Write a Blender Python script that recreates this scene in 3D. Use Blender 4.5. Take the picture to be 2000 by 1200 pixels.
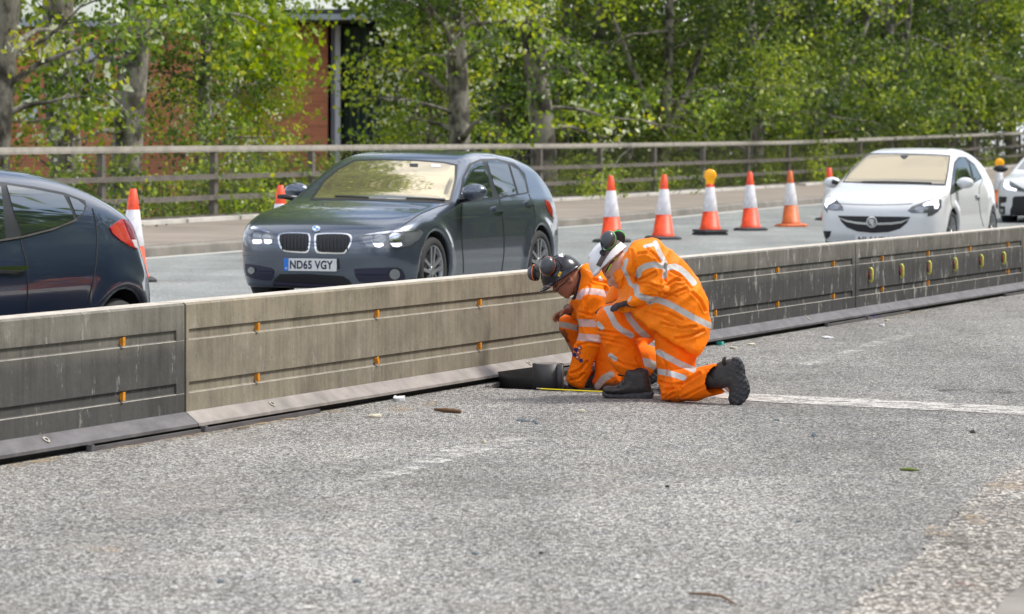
import bpy, math, random
import numpy as np
from mathutils import Vector
from mathutils.bvhtree import BVHTree
from mathutils.geometry import delaunay_2d_cdt

for o in list(bpy.data.objects):
    bpy.data.objects.remove(o)
SC = bpy.context.scene
COL = SC.collection
# ------------------------------------------------------------------ camera
CH = 1.5                      # camera height, metres
FP = 6600.0                   # focal length in pixels of the 2000 px wide photograph
HY = 295.0                    # row of the horizon
cam_d = bpy.data.cameras.new("camera")
cam = bpy.data.objects.new("camera", cam_d)
COL.objects.link(cam)
cam.location = (0, 0, CH)
cam.rotation_euler = (math.radians(90), 0, 0)
cam_d.sensor_width = 36.0
cam_d.lens = FP / 2000 * 36.0
cam_d.shift_y = (HY - 600) / 2000
cam_d.clip_start = 0.5
cam_d.clip_end = 6000
cam_d.dof.use_dof = True
cam_d.dof.focus_distance = 20.8
cam_d.dof.aperture_fstop = 5.6
SC.camera = cam
# ------------------------------------------------------------------ sky and sun
SUN_EL, SUN_AZ = math.radians(56), math.radians(84)   # azimuth clockwise from +Y
sund = Vector((math.sin(SUN_AZ) * math.cos(SUN_EL), math.cos(SUN_AZ) * math.cos(SUN_EL), math.sin(SUN_EL)))
W = bpy.data.worlds.new("World")
SC.world = W
W.use_nodes = True
nt = W.node_tree
nt.nodes.clear()
sky = nt.nodes.new("ShaderNodeTexSky")
sky.sky_type = 'NISHITA'
sky.sun_disc = False
sky.sun_elevation = SUN_EL
sky.sun_rotation = SUN_AZ
sky.dust_density = 1.5
wtc = nt.nodes.new("ShaderNodeTexCoord")
wmap = nt.nodes.new("ShaderNodeMapping")
wmap.inputs['Scale'].default_value = (1.3, 1.3, 3.2)
wn = nt.nodes.new("ShaderNodeTexNoise")
wn.inputs['Scale'].default_value = 2.1
wn.inputs['Detail'].default_value = 9
wn.inputs['Roughness'].default_value = 0.56
wr = nt.nodes.new("ShaderNodeValToRGB")
wr.color_ramp.elements[0].position = 0.40
wr.color_ramp.elements[1].position = 0.56
wmix = nt.nodes.new("ShaderNodeMixRGB")
wmix.inputs['Color2'].default_value = (9.5, 9.8, 10.4, 1)
wbg = nt.nodes.new("ShaderNodeBackground")
wbg.inputs['Strength'].default_value = 0.112
wo = nt.nodes.new("ShaderNodeOutputWorld")
L_ = nt.links.new
L_(wtc.outputs['Generated'], wmap.inputs['Vector'])
L_(wmap.outputs[0], wn.inputs['Vector'])
L_(wn.outputs['Fac'], wr.inputs['Fac'])
L_(wr.outputs['Color'], wmix.inputs['Fac'])
L_(sky.outputs[0], wmix.inputs['Color1'])
L_(wmix.outputs[0], wbg.inputs['Color'])
L_(wbg.outputs[0], wo.inputs['Surface'])
sl = bpy.data.lights.new("sun", 'SUN')
sl.energy = 2.9
sl.angle = math.radians(13)
sl.color = (1.0, 0.95, 0.87)
so = bpy.data.objects.new("sun", sl)
COL.objects.link(so)
so.rotation_euler = sund.to_track_quat('Z', 'Y').to_euler()
so.location = (0, 0, 40)
SC.view_settings.view_transform = 'Standard'
SC.view_settings.look = 'None'
SC.view_settings.exposure = 0.62
SC.view_settings.gamma = 1.0
SC.cycles.max_bounces = 6
SC.cycles.use_denoising = True

# ------------------------------------------------------------------ helpers
ORG = {}

def P3(px, py, Y):
    return np.array([(px - 1000) / FP * Y, Y, CH + (HY - py) / FP * Y])

def G3(px, py, z=0.0):
    Y = FP * (CH - z) / (py - HY)
    return np.array([(px - 1000) / FP * Y, Y, z])

def topx(V):
    return 1000 + V[:, 0] / V[:, 1] * FP, HY + (CH - V[:, 2]) / V[:, 1] * FP

def tag(o, label=None, cat=None, group=None, kind=None):
    if label: o['label'] = label
    if cat: o['category'] = cat
    if group: o['group'] = group
    if kind: o['kind'] = kind
    return o

def thing(name, label, cat, loc, group=None):
    o = bpy.data.objects.new(name, None)
    COL.objects.link(o)
    o.location = loc
    o.empty_display_size = 0.1
    ORG[o.name] = np.array(loc, float)
    return tag(o, label, cat, group)

def mesh_np(name, V, F, mats=None, smooth=True, midx=None):
    me = bpy.data.meshes.new(name)
    V = np.asarray(V, np.float32)
    if isinstance(F, np.ndarray):
        n, k = F.shape
        me.vertices.add(len(V)); me.vertices.foreach_set('co', V.ravel())
        me.loops.add(n * k); me.loops.foreach_set('vertex_index', F.astype(np.int32).ravel())
        me.polygons.add(n)
        me.polygons.foreach_set('loop_start', np.arange(0, n * k, k, dtype=np.int32))
        me.polygons.foreach_set('loop_total', np.full(n, k, np.int32))
        me.update(calc_edges=True)
    else:
        me.from_pydata(V.tolist(), [], F)
        me.update()
    if mats is not None:
        for m in (mats if isinstance(mats, (list, tuple)) else [mats]):
            me.materials.append(m)
    me.polygons.foreach_set('use_smooth', np.full(len(me.polygons), smooth, bool))
    if midx is not None:
        me.polygons.foreach_set('material_index', np.asarray(midx, np.int32))
    return me

def obj(name, V, F, mats, parent=None, smooth=True, midx=None, loc=None):
    """V in world coordinates; stored relative to the parent thing (or to loc)."""
    V = np.asarray(V, float)
    org = ORG[parent.name] if parent is not None else (np.array(loc, float) if loc is not None else np.zeros(3))
    me = mesh_np(name, V - org, F, mats, smooth, midx)
    o = bpy.data.objects.new(name, me)
    COL.objects.link(o)
    if parent is not None:
        o.parent = parent
    elif loc is not None:
        o.location = loc
    ORG[o.name] = org
    return o

class MB:
    def __init__(s):
        s.V = []; s.F = []; s.M = []
    def add(s, V, F, m=0):
        b = len(s.V)
        s.V += [list(map(float, v)) for v in V]
        s.F += [[b + i for i in f] for f in F]
        s.M += [m] * len(F)
        return s
    def box(s, c, size, ax=None, m=0):
        """box centred on c, ax = 3 unit axes"""
        ax = np.eye(3) if ax is None else np.asarray(ax, float)
        h = np.asarray(size, float) / 2
        V = [np.asarray(c) + (ax[0] * h[0] * a + ax[1] * h[1] * b + ax[2] * h[2] * d)
             for a in (-1, 1) for b in (-1, 1) for d in (-1, 1)]
        return s.add(V, [(0, 1, 3, 2), (4, 6, 7, 5), (0, 4, 5, 1), (2, 3, 7, 6), (0, 2, 6, 4), (1, 5, 7, 3)], m)
    def tube(s, pts, rad, n=8, m=0, cap=True):
        pts = [np.asarray(p, float) for p in pts]
        rad = rad if hasattr(rad, '__len__') else [rad] * len(pts)
        V = []; F = []
        up = np.array([0.13, 0.21, 0.97])
        for i, p in enumerate(pts):
            t = pts[min(i + 1, len(pts) - 1)] - pts[max(i - 1, 0)]
            t = t / (np.linalg.norm(t) + 1e-9)
            a = np.cross(t, up)
            if np.linalg.norm(a) < 0.2: a = np.cross(t, [1, 0, 0])
            a /= np.linalg.norm(a); b = np.cross(t, a)
            for k in range(n):
                q = 2 * math.pi * k / n
                V.append(p + rad[i] * (math.cos(q) * a + math.sin(q) * b))
        for i in range(len(pts) - 1):
            for k in range(n):
                k2 = (k + 1) % n
                F.append((i * n + k, (i + 1) * n + k, (i + 1) * n + k2, i * n + k2))
        if cap:
            F.append(tuple(range(n))); F.append(tuple(reversed(range((len(pts) - 1) * n, len(pts) * n))))
        return s.add(V, F, m)
    def lathe(s, prof, c=(0, 0, 0), ax=None, n=24, m=0):
        """prof = [(r, h)]; ax = (u, v, w) with w the axis"""
        ax = np.eye(3) if ax is None else np.asarray(ax, float)
        c = np.asarray(c, float)
        V = []; F = []
        for r, h in prof:
            for k in range(n):
                q = 2 * math.pi * k / n
                V.append(c + r * (math.cos(q) * ax[0] + math.sin(q) * ax[1]) + h * ax[2])
        for i in range(len(prof) - 1):
            for k in range(n):
                k2 = (k + 1) % n
                F.append((i * n + k, i * n + k2, (i + 1) * n + k2, (i + 1) * n + k))
        return s.add(V, F, m)
    def build(s, name, mats, parent=None, smooth=False, loc=None):
        return obj(name, s.V, s.F, mats, parent, smooth, s.M, loc)

def copy_tree(o, parent=None, delta=(0, 0, 0)):
    c = o.copy()
    COL.objects.link(c)
    if parent is not None:
        c.parent = parent
    ORG[c.name] = ORG.get(o.name, np.zeros(3)) + np.array(delta)
    for ch in [x for x in bpy.data.objects if x.parent == o]:
        copy_tree(ch, c, delta)
    return c

# ------------------------------------------------------------------ materials
def mat(name, col=(0.5, 0.5, 0.5), rough=0.6, metal=0.0, **kw):
    m = bpy.data.materials.new(name)
    m.use_nodes = True
    b = m.node_tree.nodes['Principled BSDF']
    b.inputs['Base Color'].default_value = (*col, 1)
    b.inputs['Roughness'].default_value = rough
    b.inputs['Metallic'].default_value = metal
    for k, v in kw.items():
        b.inputs[k].default_value = v
    return m

def N(m, t, **kw):
    n = m.node_tree.nodes.new(t)
    for k, v in kw.items():
        if k in n.inputs: n.inputs[k].default_value = v
        else: setattr(n, k, v)
    return n

def Lk(m, a, b):
    m.node_tree.links.new(a, b)

def bsdf(m): return m.node_tree.nodes['Principled BSDF']

def vary(m, scale=5.0, amt=0.25, bump=0.0, bscale=60.0, detail=6, rough_amt=0.0, bdist=0.01, stretch=(1, 1, 1)):
    """procedural value variation, optional bump"""
    b = bsdf(m)
    col = tuple(b.inputs['Base Color'].default_value)
    tc = N(m, 'ShaderNodeTexCoord')
    mp = N(m, 'ShaderNodeMapping'); mp.inputs['Scale'].default_value = stretch
    Lk(m, tc.outputs['Object'], mp.inputs['Vector'])
    n = N(m, 'ShaderNodeTexNoise', Scale=scale, Detail=detail)
    n.inputs['Roughness'].default_value = 0.62
    Lk(m, mp.outputs[0], n.inputs['Vector'])
    r = N(m, 'ShaderNodeMapRange')
    r.inputs['From Min'].default_value = 0.3; r.inputs['From Max'].default_value = 0.7
    r.inputs['To Min'].default_value = 1 - amt; r.inputs['To Max'].default_value = 1 + amt
    Lk(m, n.outputs['Fac'], r.inputs['Value'])
    mx = N(m, 'ShaderNodeVectorMath', operation='SCALE')
    mx.inputs[0].default_value = col[:3]
    Lk(m, r.outputs[0], mx.inputs['Scale'])
    Lk(m, mx.outputs[0], b.inputs['Base Color'])
    if rough_amt:
        r2 = N(m, 'ShaderNodeMapRange')
        q = b.inputs['Roughness'].default_value
        r2.inputs['To Min'].default_value = max(0, q - rough_amt); r2.inputs['To Max'].default_value = min(1, q + rough_amt)
        Lk(m, n.outputs['Fac'], r2.inputs['Value']); Lk(m, r2.outputs[0], b.inputs['Roughness'])
    if bump:
        n2 = N(m, 'ShaderNodeTexNoise', Scale=bscale, Detail=4)
        Lk(m, mp.outputs[0], n2.inputs['Vector'])
        bp = N(m, 'ShaderNodeBump'); bp.inputs['Strength'].default_value = bump; bp.inputs['Distance'].default_value = bdist
        Lk(m, n2.outputs['Fac'], bp.inputs['Height']); Lk(m, bp.outputs[0], b.inputs['Normal'])
    return m

def ramp(m, src, stops):
    r = N(m, 'ShaderNodeValToRGB')
    e = r.color_ramp.elements
    while len(e) < len(stops): e.new(0.5)
    for i, (p, c) in enumerate(stops):
        e[i].position = p
        e[i].color = (*c, 1) if hasattr(c, '__len__') else (c, c, c, 1)
    Lk(m, src, r.inputs['Fac'])
    return r

def mixc(m, fac, a, b, mode='MIX'):
    x = N(m, 'ShaderNodeMixRGB', blend_type=mode)
    for s, v in (('Fac', fac), ('Color1', a), ('Color2', b)):
        if hasattr(v, 'is_output') or hasattr(v, 'links'): Lk(m, v, x.inputs[s])
        else: x.inputs[s].default_value = v if s == 'Fac' else (*v, 1)
    return x.outputs[0]

def math_(m, op, a, b=None, c=None):
    x = N(m, 'ShaderNodeMath', operation=op)
    for i, v in enumerate((a, b, c)):
        if v is None: continue
        if hasattr(v, 'links'): Lk(m, v, x.inputs[i])
        else: x.inputs[i].default_value = v
    return x.outputs[0]

# asphalt: aged chippings in a dark binder
def asphalt(name, chips, binder, scale=62.0, bump=0.9, coarse=False, dark_mul=1.0, worn=0.5):
    m = mat(name, (0.2, 0.2, 0.2), 0.88)
    b = bsdf(m)
    tc = N(m, 'ShaderNodeTexCoord')
    o = tc.outputs['Object']
    nw = N(m, 'ShaderNodeTexNoise', Scale=40.0, Detail=2)
    Lk(m, o, nw.inputs['Vector'])
    warp = N(m, 'ShaderNodeVectorMath', operation='MULTIPLY_ADD')
    Lk(m, nw.outputs['Color'], warp.inputs[0]); warp.inputs[1].default_value = (0.012, 0.012, 0.012)
    Lk(m, o, warp.inputs[2])
    v = N(m, 'ShaderNodeTexVoronoi', Scale=scale)
    v.feature = 'F1'
    Lk(m, warp.outputs[0], v.inputs['Vector'])
    ve = N(m, 'ShaderNodeTexVoronoi', Scale=scale)
    ve.feature = 'DISTANCE_TO_EDGE'
    Lk(m, warp.outputs[0], ve.inputs['Vector'])
    # chip tone per cell
    sep = N(m, 'ShaderNodeSeparateColor'); Lk(m, v.outputs['Color'], sep.inputs[0])
    chip = ramp(m, sep.outputs[0], chips).outputs[0]
    gap = ramp(m, ve.outputs['Distance'], [(0.02, 0.0), (0.16, 1.0)]).outputs[0]
    # some cells sunk (binder showing)
    sunk = ramp(m, sep.outputs[1], [(0.16, 0.0), (0.30, 1.0)]).outputs[0]
    k = mixc(m, 1.0, gap, sunk, 'MULTIPLY')
    col = mixc(m, k, binder, chip)
    big = N(m, 'ShaderNodeTexNoise', Scale=0.55, Detail=8); big.inputs['Roughness'].default_value = 0.6
    Lk(m, o, big.inputs['Vector'])
    bigr = ramp(m, big.outputs['Fac'], [(0.3, 0.74 * dark_mul), (0.5, 1.0 * dark_mul), (0.7, 1.20 * dark_mul)]).outputs[0]
    col = mixc(m, 1.0, col, bigr, 'MULTIPLY')
    md = N(m, 'ShaderNodeTexNoise', Scale=4.0, Detail=6)
    Lk(m, o, md.inputs['Vector'])
    mdr = ramp(m, md.outputs['Fac'], [(0.3, (0.9, 0.9, 0.92)), (0.7, (1.1, 1.08, 1.04))]).outputs[0]
    col = mixc(m, 1.0, col, mdr, 'MULTIPLY')
    # bands polished by tyres along the carriageway
    tb = N(m, 'ShaderNodeMapping'); tb.inputs['Rotation'].default_value = (0, 0, math.radians(21.8)); tb.inputs['Scale'].default_value = (.9, .06, 1)
    tn_ = N(m, 'ShaderNodeTexNoise', Scale=1.0, Detail=5); Lk(m, o, tb.inputs['Vector']); Lk(m, tb.outputs[0], tn_.inputs['Vector'])
    col = mixc(m, 1.0, col, ramp(m, tn_.outputs['Fac'], [(.32, .80), (.5, 1.), (.66, 1.14)]).outputs[0], 'MULTIPLY')
    # stray dark stones and stains
    sv = N(m, 'ShaderNodeTexVoronoi', Scale=5.5); Lk(m, warp.outputs[0], sv.inputs['Vector'])
    col = mixc(m, ramp(m, sv.outputs['Distance'], [(.05, .8), (.09, 0.)]).outputs[0], col, (.07, .065, .06))
    # brown dirt patches
    dn = N(m, 'ShaderNodeTexNoise', Scale=0.9, Detail=9); dn.inputs['Roughness'].default_value = 0.75
    mp = N(m, 'ShaderNodeMapping'); mp.inputs['Location'].default_value = (7.7, 3.1, 0)
    Lk(m, o, mp.inputs['Vector']); Lk(m, mp.outputs[0], dn.inputs['Vector'])
    dr = ramp(m, dn.outputs['Fac'], [(0.56, 0.0), (0.72, worn)]).outputs[0]
    col = mixc(m, dr, col, (0.30, 0.26, 0.22))
    Lk(m, col, b.inputs['Base Color'])
    fine = N(m, 'ShaderNodeTexNoise', Scale=300.0, Detail=2)
    Lk(m, o, fine.inputs['Vector'])
    h = math_(m, 'ADD', math_(m, 'MULTIPLY', k, 1.0), math_(m, 'MULTIPLY', fine.outputs['Fac'], 0.3))
    bp = N(m, 'ShaderNodeBump'); bp.inputs['Strength'].default_value = bump; bp.inputs['Distance'].default_value = 0.006
    Lk(m, h, bp.inputs['Height']); Lk(m, bp.outputs[0], b.inputs['Normal'])
    m['gapsock'] = 0
    return m

M = {}
M['asphalt'] = asphalt('aged_asphalt', [(0.0, (0.16, 0.15, 0.14)), (0.35, (0.36, 0.352, 0.335)), (0.75, (0.58, 0.57, 0.55)), (1.0, (0.84, 0.82, 0.78))], (0.062, 0.058, 0.054), scale=84)
M['asphalt_far'] = asphalt('dark_asphalt', [(0.0, (0.19, 0.205, 0.205)), (0.5, (0.29, 0.312, 0.31)), (1.0, (0.42, 0.44, 0.435))], (0.14, 0.15, 0.15), scale=60, bump=0.5, worn=0.15)
M['coarse'] = asphalt('coarse_chippings', [(0.0, (0.16, 0.14, 0.12)), (0.3, (0.40, 0.37, 0.33)), (0.7, (0.60, 0.56, 0.51)), (1.0, (0.80, 0.76, 0.70))], (0.09, 0.08, 0.07), scale=46, bump=1.0)
M['rubble'] = asphalt('loose_rubble', [(0.0, (0.05, 0.05, 0.05)), (0.6, (0.16, 0.15, 0.15)), (1.0, (0.36, 0.33, 0.31))], (0.035, 0.033, 0.03), scale=45, bump=1.0)

def paint_mat(name, col, wear=(0.42, 0.6), scale=9.0, fine=70.0):
    """road paint, worn through by noise: transparent where it is gone"""
    m = mat(name, col, 0.7)
    b = bsdf(m)
    tc = N(m, 'ShaderNodeTexCoord')
    n = N(m, 'ShaderNodeTexNoise', Scale=scale, Detail=8); n.inputs['Roughness'].default_value = 0.7
    Lk(m, tc.outputs['Object'], n.inputs['Vector'])
    n2 = N(m, 'ShaderNodeTexNoise', Scale=fine, Detail=3)
    Lk(m, tc.outputs['Object'], n2.inputs['Vector'])
    s = math_(m, 'ADD', math_(m, 'MULTIPLY', n.outputs['Fac'], 0.6), math_(m, 'MULTIPLY', n2.outputs['Fac'], 0.4))
    a = ramp(m, s, [(wear[0], 0.0), (wear[1], 1.0)]).outputs[0]
    c = ramp(m, n2.outputs['Fac'], [(0.3, tuple(x * 0.72 for x in col)), (0.6, col)]).outputs[0]
    Lk(m, c, b.inputs['Base Color'])
    Lk(m, a, b.inputs['Alpha'])
    return m

M['paint'] = paint_mat('worn_white_paint', (0.58, 0.55, 0.51), (0.42, 0.53))
M['paint_ghost'] = paint_mat('faded_white_paint', (0.60, 0.58, 0.54), (0.48, 0.62), scale=5)
M['paint_far'] = paint_mat('edge_line_paint', (0.56, 0.545, 0.51), (0.24, 0.38), scale=3)
M['dirtmark'] = paint_mat('spilt_dark_grit', (0.07, 0.06, 0.05), (0.5, 0.6), scale=4)
M['sandmark'] = paint_mat('sandy_dust', (0.42, 0.30, 0.17), (0.50, 0.60), scale=6, fine=120)

def concrete(name, top, low, streak=0.5, splash=0.6, zsplit=0.545, grime=0.0):
    m = mat(name, top, 0.85)
    b = bsdf(m)
    tc = N(m, 'ShaderNodeTexCoord'); o = tc.outputs['Object']
    sep = N(m, 'ShaderNodeSeparateXYZ'); Lk(m, o, sep.inputs[0])
    n0 = N(m, 'ShaderNodeTexNoise', Scale=1.3, Detail=7); Lk(m, o, n0.inputs['Vector'])
    zz = math_(m, 'ADD', sep.outputs[2], math_(m, 'MULTIPLY', n0.outputs['Fac'], 0.16))
    z = ramp(m, zz, [(zsplit - 0.03, 0.0), (zsplit + 0.14, 1.0)]).outputs[0]
    col = mixc(m, z, low, top)
    n1 = N(m, 'ShaderNodeTexNoise', Scale=3.2, Detail=10); n1.inputs['Roughness'].default_value = 0.7
    Lk(m, o, n1.inputs['Vector'])
    col = mixc(m, 1.0, col, ramp(m, n1.outputs['Fac'], [(0.3, 0.66), (0.5, 1.0), (0.7, 1.28)]).outputs[0], 'MULTIPLY')
    # runs of water down the face
    mp = N(m, 'ShaderNodeMapping'); mp.inputs['Scale'].default_value = (9, 9, 0.35)
    Lk(m, o, mp.inputs['Vector'])
    n2 = N(m, 'ShaderNodeTexNoise', Scale=2.2, Detail=6); n2.inputs['Roughness'].default_value = 0.7
    Lk(m, mp.outputs[0], n2.inputs['Vector'])
    col = mixc(m, streak, col, mixc(m, 1.0, col, ramp(m, n2.outputs['Fac'], [(0.34, 0.5), (0.5, 1.0), (0.68, 1.35)]).outputs[0], 'MULTIPLY'))
    # pale lime splashes and scrapes
    mp2 = N(m, 'ShaderNodeMapping'); mp2.inputs['Scale'].default_value = (3.2, 3.2, 1.2); mp2.inputs['Location'].default_value = (3.3, 1.7, 0.4)
    Lk(m, o, mp2.inputs['Vector'])
    n3 = N(m, 'ShaderNodeTexNoise', Scale=2.4, Detail=10); n3.inputs['Roughness'].default_value = 0.8
    Lk(m, mp2.outputs[0], n3.inputs['Vector'])
    st_ = .575 if splash < .7 else .558
    sp = ramp(m, n3.outputs['Fac'], [(st_, 0.0), (st_ + .05, splash)]).outputs[0]
    col = mixc(m, sp, col, (0.36, 0.35, 0.33))
    # pock marks
    v = N(m, 'ShaderNodeTexVoronoi', Scale=38.0); Lk(m, o, v.inputs['Vector'])
    pk = ramp(m, v.outputs['Distance'], [(0.0, 1.0), (0.10, 1.0), (0.14, 0.0)]).outputs[0]
    sc = N(m, 'ShaderNodeSeparateColor'); Lk(m, v.outputs['Color'], sc.inputs[0])
    pk2 = math_(m, 'MULTIPLY', pk, math_(m, 'GREATER_THAN', sc.outputs[0], 0.86))
    col = mixc(m, pk2, col, (0.035, 0.03, 0.028))
    Lk(m, col, b.inputs['Base Color'])
    bp = N(m, 'ShaderNodeBump'); bp.inputs['Strength'].default_value = 0.35; bp.inputs['Distance'].default_value = 0.006
    n4 = N(m, 'ShaderNodeTexNoise', Scale=45.0, Detail=6); Lk(m, o, n4.inputs['Vector'])
    Lk(m, math_(m, 'SUBTRACT', n4.outputs['Fac'], pk2), bp.inputs['Height']); Lk(m, bp.outputs[0], b.inputs['Normal'])
    return m

M['conc_tan'] = concrete('tan_concrete', (0.225, 0.195, 0.142), (0.212, 0.186, 0.140), 0.45, 0.35)
M['conc_grey'] = concrete('grimy_concrete', (0.165, 0.155, 0.13), (0.062, 0.060, 0.058), 0.5, 0.55)
M['conc_dark'] = concrete('dark_grimy_concrete', (0.135, 0.128, 0.112), (0.046, 0.045, 0.045), 0.7, 0.8)
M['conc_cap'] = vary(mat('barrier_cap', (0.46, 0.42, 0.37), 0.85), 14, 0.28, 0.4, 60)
M['ledge'] = vary(mat('lit_ledge', (0.27, 0.255, 0.225), 0.9), 12, 0.35)  # pale tone paints the light caught along the groove ledges
M['joint'] = vary(mat('joint_filler', (0.045, 0.043, 0.040), 0.9), 8, 0.4)
M['plate'] = vary(mat('weathered_steel_plate', (0.125, 0.118, 0.125), 0.5, 0.25), 5, 0.35, 0.2, 50, stretch=(1, 1, 3))
M['plate_tan'] = vary(mat('dusty_steel_plate', (0.25, 0.225, 0.21), 0.65, 0.1), 5, 0.3, 0.2, 50)
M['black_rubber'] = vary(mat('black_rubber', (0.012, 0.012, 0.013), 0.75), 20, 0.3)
M['bracket'] = vary(mat('orange_bracket', (0.66, 0.25, 0.015), 0.5), 40, 0.25)
M['rust'] = vary(mat('rusty_plate', (0.20, 0.10, 0.04), 0.85), 60, 0.5)
M['hook_y'] = vary(mat('yellow_plastic', (0.62, 0.60, 0.10), 0.5), 30, 0.15)
M['kerb'] = vary(mat('kerb_concrete', (0.20, 0.185, 0.165), 0.9), 1.5, 0.3, 0.4, 30)
M['verge'] = vary(mat('brown_verge', (0.23, 0.195, 0.165), 0.95), 0.7, 0.22, 0.5, 20)
M['coping'] = vary(mat('white_coping', (0.55, 0.53, 0.50), 0.8), 1.2, 0.25)
M['rail'] = vary(mat('weathered_timber_rail', (0.225, 0.205, 0.185), 0.85), 3, 0.25, 0.3, 40)
M['railtop'] = vary(mat('pale_top_rail', (0.36, 0.335, 0.295), 0.8), 3, 0.22, 0.3, 40)
M['wire'] = mat('fence_wire', (0.10, 0.09, 0.08), 0.7, 0.3)
M['soil'] = vary(mat('soil_and_litter', (0.10, 0.085, 0.05), 0.95), 1.2, 0.5, 0.6, 8)

# ------------------------------------------------------------------ signed distance fields -> one surface
def hashn(ix, iy, iz, seed):
    h = (ix.astype(np.int64) * 374761393 + iy.astype(np.int64) * 668265263 + iz.astype(np.int64) * 2147483647 + seed * 97531) & 0x7fffffff
    h = ((h ^ (h >> 13)) * 1274126177) & 0x7fffffff
    return ((h ^ (h >> 16)) & 0xffff) / 65535.0

def vnoise(P, seed=0):
    P = np.asarray(P, float)
    i = np.floor(P).astype(np.int64); f = P - i
    f = f * f * (3 - 2 * f)
    r = 0
    for a in (0, 1):
        for b in (0, 1):
            for c in (0, 1):
                w = (f[..., 0] if a else 1 - f[..., 0]) * (f[..., 1] if b else 1 - f[..., 1]) * (f[..., 2] if c else 1 - f[..., 2])
                r = r + w * hashn(i[..., 0] + a, i[..., 1] + b, i[..., 2] + c, seed)
    return r

def smin(a, b, k):
    if k <= 0: return np.minimum(a, b)
    h = np.maximum(k - np.abs(a - b), 0) / k
    return np.minimum(a, b) - h * h * k * 0.25

def smax(a, b, k): return -smin(-a, -b, k)

def surfnet(F, lo, h):
    s = F < 0
    c = np.zeros(tuple(n - 1 for n in F.shape), np.int8)
    for a in (0, 1):
        for b in (0, 1):
            for d in (0, 1):
                c += s[a:s.shape[0] - 1 + a, b:s.shape[1] - 1 + b, d:s.shape[2] - 1 + d]
    mask = (c > 0) & (c < 8)
    I = np.argwhere(mask)
    idx = np.full(mask.shape, -1, np.int32)
    idx[mask] = np.arange(len(I))
    acc = np.zeros((len(I), 3)); cnt = np.zeros(len(I))
    for ax in range(3):
        o = [x for x in range(3) if x != ax]
        for u in (0, 1):
            for w in (0, 1):
                A = I.copy(); A[:, o[0]] += u; A[:, o[1]] += w
                B = A.copy(); B[:, ax] += 1
                fa = F[A[:, 0], A[:, 1], A[:, 2]]; fb = F[B[:, 0], B[:, 1], B[:, 2]]
                x = (fa < 0) != (fb < 0)
                t = np.where(x, fa / np.where(x, fa - fb, 1), 0)
                p = A.astype(float); p[:, ax] += t
                acc[x] += p[x]; cnt[x] += 1
    V = acc / cnt[:, None] * h + np.asarray(lo)
    Q = []
    for ax, (u, w) in enumerate(((1, 2), (2, 0), (0, 1))):
        sl0 = [slice(None)] * 3; sl1 = [slice(None)] * 3
        sl0[ax] = slice(0, -1); sl1[ax] = slice(1, None)
        a = s[tuple(sl0)]; b = s[tuple(sl1)]
        for inside in (True, False):
            E = np.argwhere((a == inside) & (b != inside))
            E = E[(E[:, u] >= 1) & (E[:, w] >= 1) & (E[:, u] < mask.shape[u]) & (E[:, w] < mask.shape[w])]
            def cell(du, dw):
                C = E.copy(); C[:, u] -= du; C[:, w] -= dw
                return idx[C[:, 0], C[:, 1], C[:, 2]]
            q = np.stack([cell(1, 1), cell(0, 1), cell(0, 0), cell(1, 0)], 1)
            if not inside: q = q[:, ::-1]
            Q.append(q)
    Q = np.concatenate(Q)
    Q = Q[(Q >= 0).all(1)]
    return V, Q

def vnormals(V, Q):
    n = np.cross(V[Q[:, 2]] - V[Q[:, 0]], V[Q[:, 3 if Q.shape[1] > 3 else 1]] - V[Q[:, 1 if Q.shape[1] > 3 else 0]])
    if Q.shape[1] == 3: n = np.cross(V[Q[:, 1]] - V[Q[:, 0]], V[Q[:, 2]] - V[Q[:, 0]])
    r = np.zeros_like(V)
    for k in range(Q.shape[1]):
        np.add.at(r, Q[:, k], n)
    return r / (np.linalg.norm(r, axis=1)[:, None] + 1e-12)

def relax(V, Q, it=2, lam=0.5):
    for _ in range(it):
        s = np.zeros_like(V); c = np.zeros(len(V))
        for k in range(4):
            a = Q[:, k]; b = Q[:, (k + 1) % 4]
            np.add.at(s, a, V[b]); np.add.at(c, a, 1)
            np.add.at(s, b, V[a]); np.add.at(c, b, 1)
        V = V * (1 - lam) + lam * s / np.maximum(c, 1)[:, None]
    return V

def inpoly(x, y, poly):
    r = np.zeros(x.shape, bool)
    n = len(poly)
    for i in range(n):
        x0, y0 = poly[i]; x1, y1 = poly[(i + 1) % n]
        if y0 == y1: continue
        c = ((y0 > y) != (y1 > y)) & (x < (x1 - x0) * (y - y0) / (y1 - y0) + x0)
        r ^= c
    return r

def segdist(x, y, pts, closed):
    d = np.full(x.shape, 1e9)
    n = len(pts)
    for i in range(n if closed else n - 1):
        ax, ay = pts[i]; bx, by = pts[(i + 1) % n]
        L2 = (bx - ax) ** 2 + (by - ay) ** 2 + 1e-12
        t = np.clip(((x - ax) * (bx - ax) + (y - ay) * (by - ay)) / L2, 0, 1)
        d = np.minimum(d, np.hypot(x - ax - t * (bx - ax), y - ay - t * (by - ay)))
    return d

def smooth_poly(pts, n=3):
    """closed Catmull-Rom through the points"""
    P = np.asarray(pts, float); m = len(P); out = []
    for i in range(m):
        a, b, c, d = P[i - 1], P[i], P[(i + 1) % m], P[(i + 2) % m]
        for k in range(n):
            t = k / n
            out.append(0.5 * ((2 * b) + (c - a) * t + (2 * a - 5 * b + 4 * c - d) * t * t + (3 * b - a - 3 * c + d) * t ** 3))
    return np.array(out)

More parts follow.
